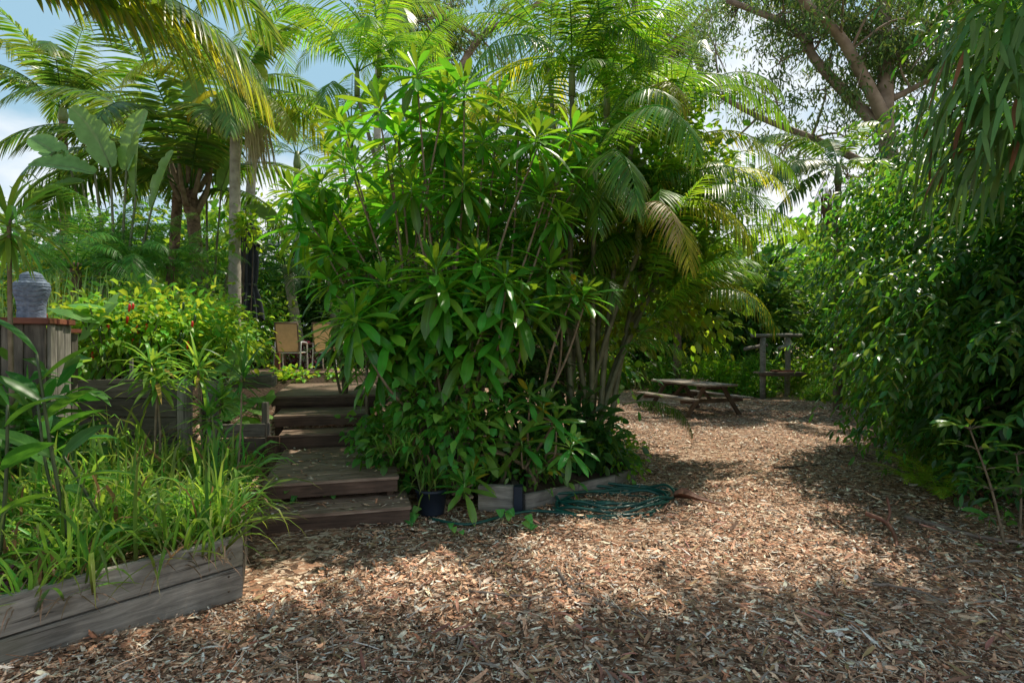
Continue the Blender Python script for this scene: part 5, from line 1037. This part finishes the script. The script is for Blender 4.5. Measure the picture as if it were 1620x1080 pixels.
# ---- gum trees
def gum(label, base, limbs, n_sub, leafn, L, w, Y0, r0):
    base = np.asarray(base,float); t = thing('gum_tree', label, 'gum tree', base); mb = MB(); tips=[]
    for path,ra,rb in limbs:
        p = smooth_path(path,6); tubeq(mb,p,np.linspace(ra,rb,len(p)),10)
        for k in range(n_sub):
            i0 = rng.integers(len(p)//4,len(p)); s0 = p[i0]; d = nrm(rng.normal(0,1,3)+np.array([-.2,0,.35])); e = s0+d*rng.uniform(1.0,2.9); q = smooth_path([s0,(s0+e)/2+rng.normal(0,.2,3)+[0,0,.2],e],4); tubeq(mb,q,np.linspace(.055,.015,len(q)),5)
            for m_ in range(5):
                d2 = nrm(rng.normal(0,1,3)); e2 = q[rng.integers(3,len(q))]+d2*rng.uniform(.3,1.1); tubeq(mb,[q[-3],(q[-3]+e2)/2+[0,0,.1],e2],[.02,.014,.008],4); tips.append(e2)
    mb.build('trunk', M['gumbark'], t); tips = np.array(tips); k = len(tips)*leafn; P = np.repeat(tips,leafn,0)+rng.normal(0,1,(k,3))*[.26,.26,.18]
    D = rng.normal(0,.55,(k,3))+np.array([0,0,-.9]); lf = MB(); leaves(lf,P,D,rng.normal(0,1,(k,3)),L*rng.uniform(.6,1.2,k),w,4,p_lance,.2,.1,2,1.0,rng.normal(0,.5,k)); lf.build('crown', M['gum'], t)
    return t
Yg = 20.0
def gw(u,v,dy=0): return W(u,v,Yg+dy)
gum('big gum tree with brown limbs spreading left across the sky at upper right', (gw(1408,540)[0],Yg,0), [
 ([ (gw(1408,540)[0],Yg,-.1), gw(1412,330), gw(1402,200), gw(1400,80), gw(1395,-60)], .36,.20),
 ([gw(1405,200), gw(1370,130,-.5), gw(1330,60,-1), gw(1280,10,-1.5), gw(1230,-50,-2)], .23,.10),
 ([gw(1405,215), gw(1340,150,.6), gw(1290,95,.9), gw(1255,45,1.2), gw(1150,0,1.6)], .22,.10),
 ([gw(1400,70), gw(1330,20,1), gw(1250,-30,1.5)], .15,.07),
 ([gw(1380,265,1), gw(1300,225,1.5), gw(1200,185,2), gw(1120,140,2), gw(1050,90,2)], .15,.05),
 ([gw(1400,110), gw(1470,40,.5), gw(1540,-20,1)], .14,.06),
 ([gw(1405,160), gw(1480,120,-.5), gw(1560,60,-1)], .12,.05)], 13, 62, .24, .055, Yg, .4)
gum('distant gum tree with pale twisting limbs at the top centre', (W(720,540,28)[0],28,0), [
 ([(W(700,540,28)[0],28,0), W(705,200,28), W(700,90,28), W(690,-20,28)], .35,.12),
 ([W(705,150,28), W(760,60,28), W(830,20,27), W(900,-30,27)], .2,.08),
 ([W(700,110,28), W(650,50,28), W(640,-20,28)], .18,.08),
 ([W(760,60,28), W(700,30,27), W(660,25,27)], .12,.06)], 13, 50, .27, .065, 28, .4)
gum('distant gum tree above the cane palms at top centre right', (W(1000,540,30)[0],30,0), [
 ([(W(1000,540,30)[0],30,0), W(1000,200,30), W(1010,80,30), W(1000,-40,30)], .35,.15),
 ([W(1005,150,30), W(950,70,30), W(900,20,29)], .18,.07), ([W(1005,130,30), W(1070,70,30), W(1120,10,30)], .18,.07), ([W(1000,190,30), W(1060,150,29), W(1110,120,29)], .15,.07)], 13, 50, .27, .065, 30, .4)

# ---- background trees and shrubs closing the yard
def crown_mesh(N, per, R, leafL, leafW, mat, nm='crown', prof=p_ovate):
    mb = MB(); cs = ell_points(N, (0,0,0), R, .45, 1.0, -.95, .45); crown_clusters(mb, cs, per, .22*min(R), leafL, leafW, prof, (0,0,-R[2]*.4), 3, .2, .7, 2, upj=.6); cs2 = ell_points(150, (0,0,0), np.array(R)*.8, .2, .95, -.95, .3); crown_clusters(mb, cs2, 9, .12, .22, .13, p_ovate, (0,0,-.3), 3, .2, .7, 2, upj=.5); return mb.mesh(nm, M[mat])
CM = {m_: [crown_mesh(260,22,(1,1,1.05),.085,.04,m_), crown_mesh(300,20,(1.05,1,.95),.075,.038,m_)] for m_ in ('back','backd','vinelit')}
def bgtree(label, x, y, r, h, mat, name='broadleaf_tree', cat='tree', sq=1.0):
    z0 = g1(x,y); t = thing(name, label, cat, (x,y,z0)); rz = r*sq
    link('crown', random.choice(CM[mat]), t, (0,0,h-rz), (0,0,random.uniform(0,6)), (r,r,rz))
    mb = MB(); tubeq(mb, smooth_path([(0,0,-.2),(rng.normal(0,.1),0,(h-rz)*.6),(0,0,h-rz*.6)],5), np.linspace(.05*r+.05,.03*r,11), 8)
    for k in range(6):
        a = k*1.05; tubeq(mb, smooth_path([(0,0,(h-rz)*.7),(r*.3*math.cos(a),r*.3*math.sin(a),h-rz),(r*.7*math.cos(a),r*.7*math.sin(a),h-rz*.6)],4), np.linspace(.025*r+.02,.01,9), 6)
    mb.build('trunk', M['stem'], t, world=False); return t
bgtree('dark glossy round tree behind the log feeder', 9.2,23.0,3.1,6.0,'backd')
bgtree('dark leafy tree behind the picnic table, left of the round one', 6.2,25.0,2.7,5.0,'backd')
bgtree('sunlit pale green tree right of the log feeder', 13.8,22.5,2.6,5.2,'back')
bgtree('bright leafy tree glimpsed between the cane palms and picnic table', 4.6,25.0,2.6,5.0,'vinelit')
bgtree('leafy tree far behind the cane palms', 2.0,24.0,3.2,5.8,'back')
bgtree('distant tree below the bright gap of sky', 11.0,33.0,3.6,7.6,'back'); bgtree('distant dark tree left of the sky gap', 7.6,35.0,3.8,8.2,'backd')
bgtree('distant tree right of the sky gap behind the palm', 16.5,30.0,4.0,8.6,'back'); bgtree('distant tree behind the right hedge', 16.0,22.0,3.6,8.0,'backd')
bgtree('tall leafy tree filling the gap behind the right hedge', 15.5,16.0,3.2,7.0,'back')
bgtree('tree far behind the glossy shrub', -1.5,26.0,3.6,7.6,'back'); bgtree('dark tree far behind the patio at left', -6.0,24.0,3.4,7.0,'backd')
bgtree('leafy tree behind the rear deck', -4.0,21.0,2.6,5.6,'back'); bgtree('dark dense tree behind the patio table', -6.2,19.0,2.2,4.8,'backd'); bgtree('dark dense tree right of the patio behind the glossy shrub', -3.2,18.0,1.6,4.0,'backd'); bgtree('leafy tree behind the rough trunked palms', -10.0,19.0,2.8,5.6,'back')
bgtree('dark tree behind the bird of paradise', -12.8,18.0,2.8,4.8,'backd'); bgtree('low tree hiding the house wall at far left', -17.0,19.5,2.6,4.2,'back'); bgtree('distant low tree at the far left edge', -24.0,24,3.4,5.2,'backd')
bgtree('tree at the right edge behind the hedge', 13.0,9.0,3.4,8.5,'backd')
bgtree('sunlit tree beyond the right hand fence line', 20.0,24.0,4.2,9.5,'back')
for x,y,r,h,m_,lab in ((5.6,20.4,.9,1.3,'back','low bright shrub behind the picnic table'),(7.0,19.6,.9,1.5,'vinelit','leafy ginger like shrub left of the log feeder'),(8.6,19.8,.8,1.4,'back','low shrub directly behind the feeder shelf'),(10.0,19.0,.9,1.3,'vinelit','low leafy shrub right of the log feeder'),(10.6,17.0,.8,.9,'back','low green shrub at the yard edge right of the feeder'),(3.9,21.5,.8,1.3,'vinelit','low yellow green shrub by the tyre'),(9.4,17.6,.6,.6,'back','low weeds at the foot of the feeder'),(9.8,15.2,.6,.6,'vinelit','low green plants along the right edge of the yard'),(8.2,18.9,.6,.6,'back','low weeds left of the feeder foot'),(6.3,19.0,.5,.5,'back','low weeds behind the picnic table bench')):
    bgtree(lab, x,y,r,h,m_,'low_shrub','shrub')
# slender tree by the tyre
tx = W(1070,600,20); t = thing('slender_tree', 'slender brown trunk behind the left end of the picnic table', 'tree', (tx[0],20,0)); mb = MB(); tubeq(mb, curve((tx[0],20,-.1),(tx[0]+.1,20,4.6),n=12,jit=.01), np.linspace(.17,.10,12), 9); mb.build('trunk', M['roughbark'], t); link('crown', CM['vinelit'][0], t, (0.1,0,4.4), (0,0,1), (1.9,1.9,1.2))

# ================================================================== SKY, SUN, CAMERA
sv = Vector((.47,.43,1.24)).normalized(); elev = math.asin(sv.z); az = math.atan2(sv.x, sv.y)
w = bpy.data.worlds.new('World'); sc.world = w; w.use_nodes = True; N, Lk = w.node_tree.nodes, w.node_tree.links; N.clear()
sky = N.new('ShaderNodeTexSky'); sky.sky_type = 'NISHITA'; sky.sun_disc = False; sky.sun_elevation = elev; sky.sun_rotation = az; sky.air_density = 1.0; sky.dust_density = .6; sky.ozone_density = 2.0
tc = N.new('ShaderNodeTexCoord'); mp = N.new('ShaderNodeMapping'); mp.inputs['Scale'].default_value = (1.0,1.0,2.2); Lk.new(tc.outputs['Generated'], mp.inputs[0])
n = N.new('ShaderNodeTexNoise'); n.inputs['Scale'].default_value = 2.1; n.inputs['Detail'].default_value = 8; n.inputs['Roughness'].default_value = .55; Lk.new(mp.outputs[0], n.inputs[0])
sp = N.new('ShaderNodeSeparateXYZ'); Lk.new(tc.outputs['Generated'], sp.inputs[0])
hz = N.new('ShaderNodeMapRange'); Lk.new(sp.outputs[2], hz.inputs[0]); hz.inputs[1].default_value = .0; hz.inputs[2].default_value = .55; hz.inputs[3].default_value = .34; hz.inputs[4].default_value = -.02
rt = math_(N, Lk, 'MULTIPLY', math_(N, Lk, 'MAXIMUM', sp.outputs[0], -.3), .22)
cl = N.new('ShaderNodeMapRange'); Lk.new(math_(N, Lk, 'ADD', math_(N, Lk, 'ADD', n.outputs[0], hz.outputs[0]), rt), cl.inputs[0]); cl.inputs[1].default_value = .49; cl.inputs[2].default_value = .72; cl.interpolation_type = 'SMOOTHSTEP'
zf = N.new('ShaderNodeMapRange'); Lk.new(sp.outputs[2], zf.inputs[0]); zf.inputs[1].default_value = .5; zf.inputs[2].default_value = .85; zf.inputs[3].default_value = .88; zf.inputs[4].default_value = .15
mx = mixc(N, Lk, math_(N, Lk, 'MULTIPLY', cl.outputs[0], .93), mixc(N, Lk, zf.outputs[0], sky.outputs[0], (4.4,7.1,8.9)), (11.4,11.6,12.0))
bg = N.new('ShaderNodeBackground'); Lk.new(mx, bg.inputs[0]); bg.inputs[1].default_value = .095
o = N.new('ShaderNodeOutputWorld'); Lk.new(bg.outputs[0], o.inputs[0])
sl = bpy.data.lights.new('sun', 'SUN'); sl.energy = 5.0; sl.angle = math.radians(.5); sl.color = (1,.91,.76); so = bpy.data.objects.new('sun', sl); col.objects.link(so); so.rotation_euler = sv.to_track_quat('Z','Y').to_euler(); so.location = (20,8,30)
cam = bpy.data.cameras.new('camera'); cam.lens = 20.0; cam.sensor_width = 36; cam.clip_start = .05; cam.clip_end = 1000; co = bpy.data.objects.new('camera', cam); col.objects.link(co); co.location = (0,0,H); co.rotation_euler = (PI/2,0,0); sc.camera = co
sc.view_settings.view_transform = 'Standard'; sc.view_settings.look = 'None'; sc.view_settings.exposure = 0; sc.view_settings.gamma = 1
sc.render.engine = 'CYCLES'; cy = sc.cycles; cy.max_bounces = 7; cy.diffuse_bounces = 4; cy.glossy_bounces = 2; cy.transmission_bounces = 5; cy.transparent_max_bounces = 4; cy.caustics_reflective = False; cy.caustics_refractive = False; cy.use_denoising = True; cy.sample_clamp_indirect = 6
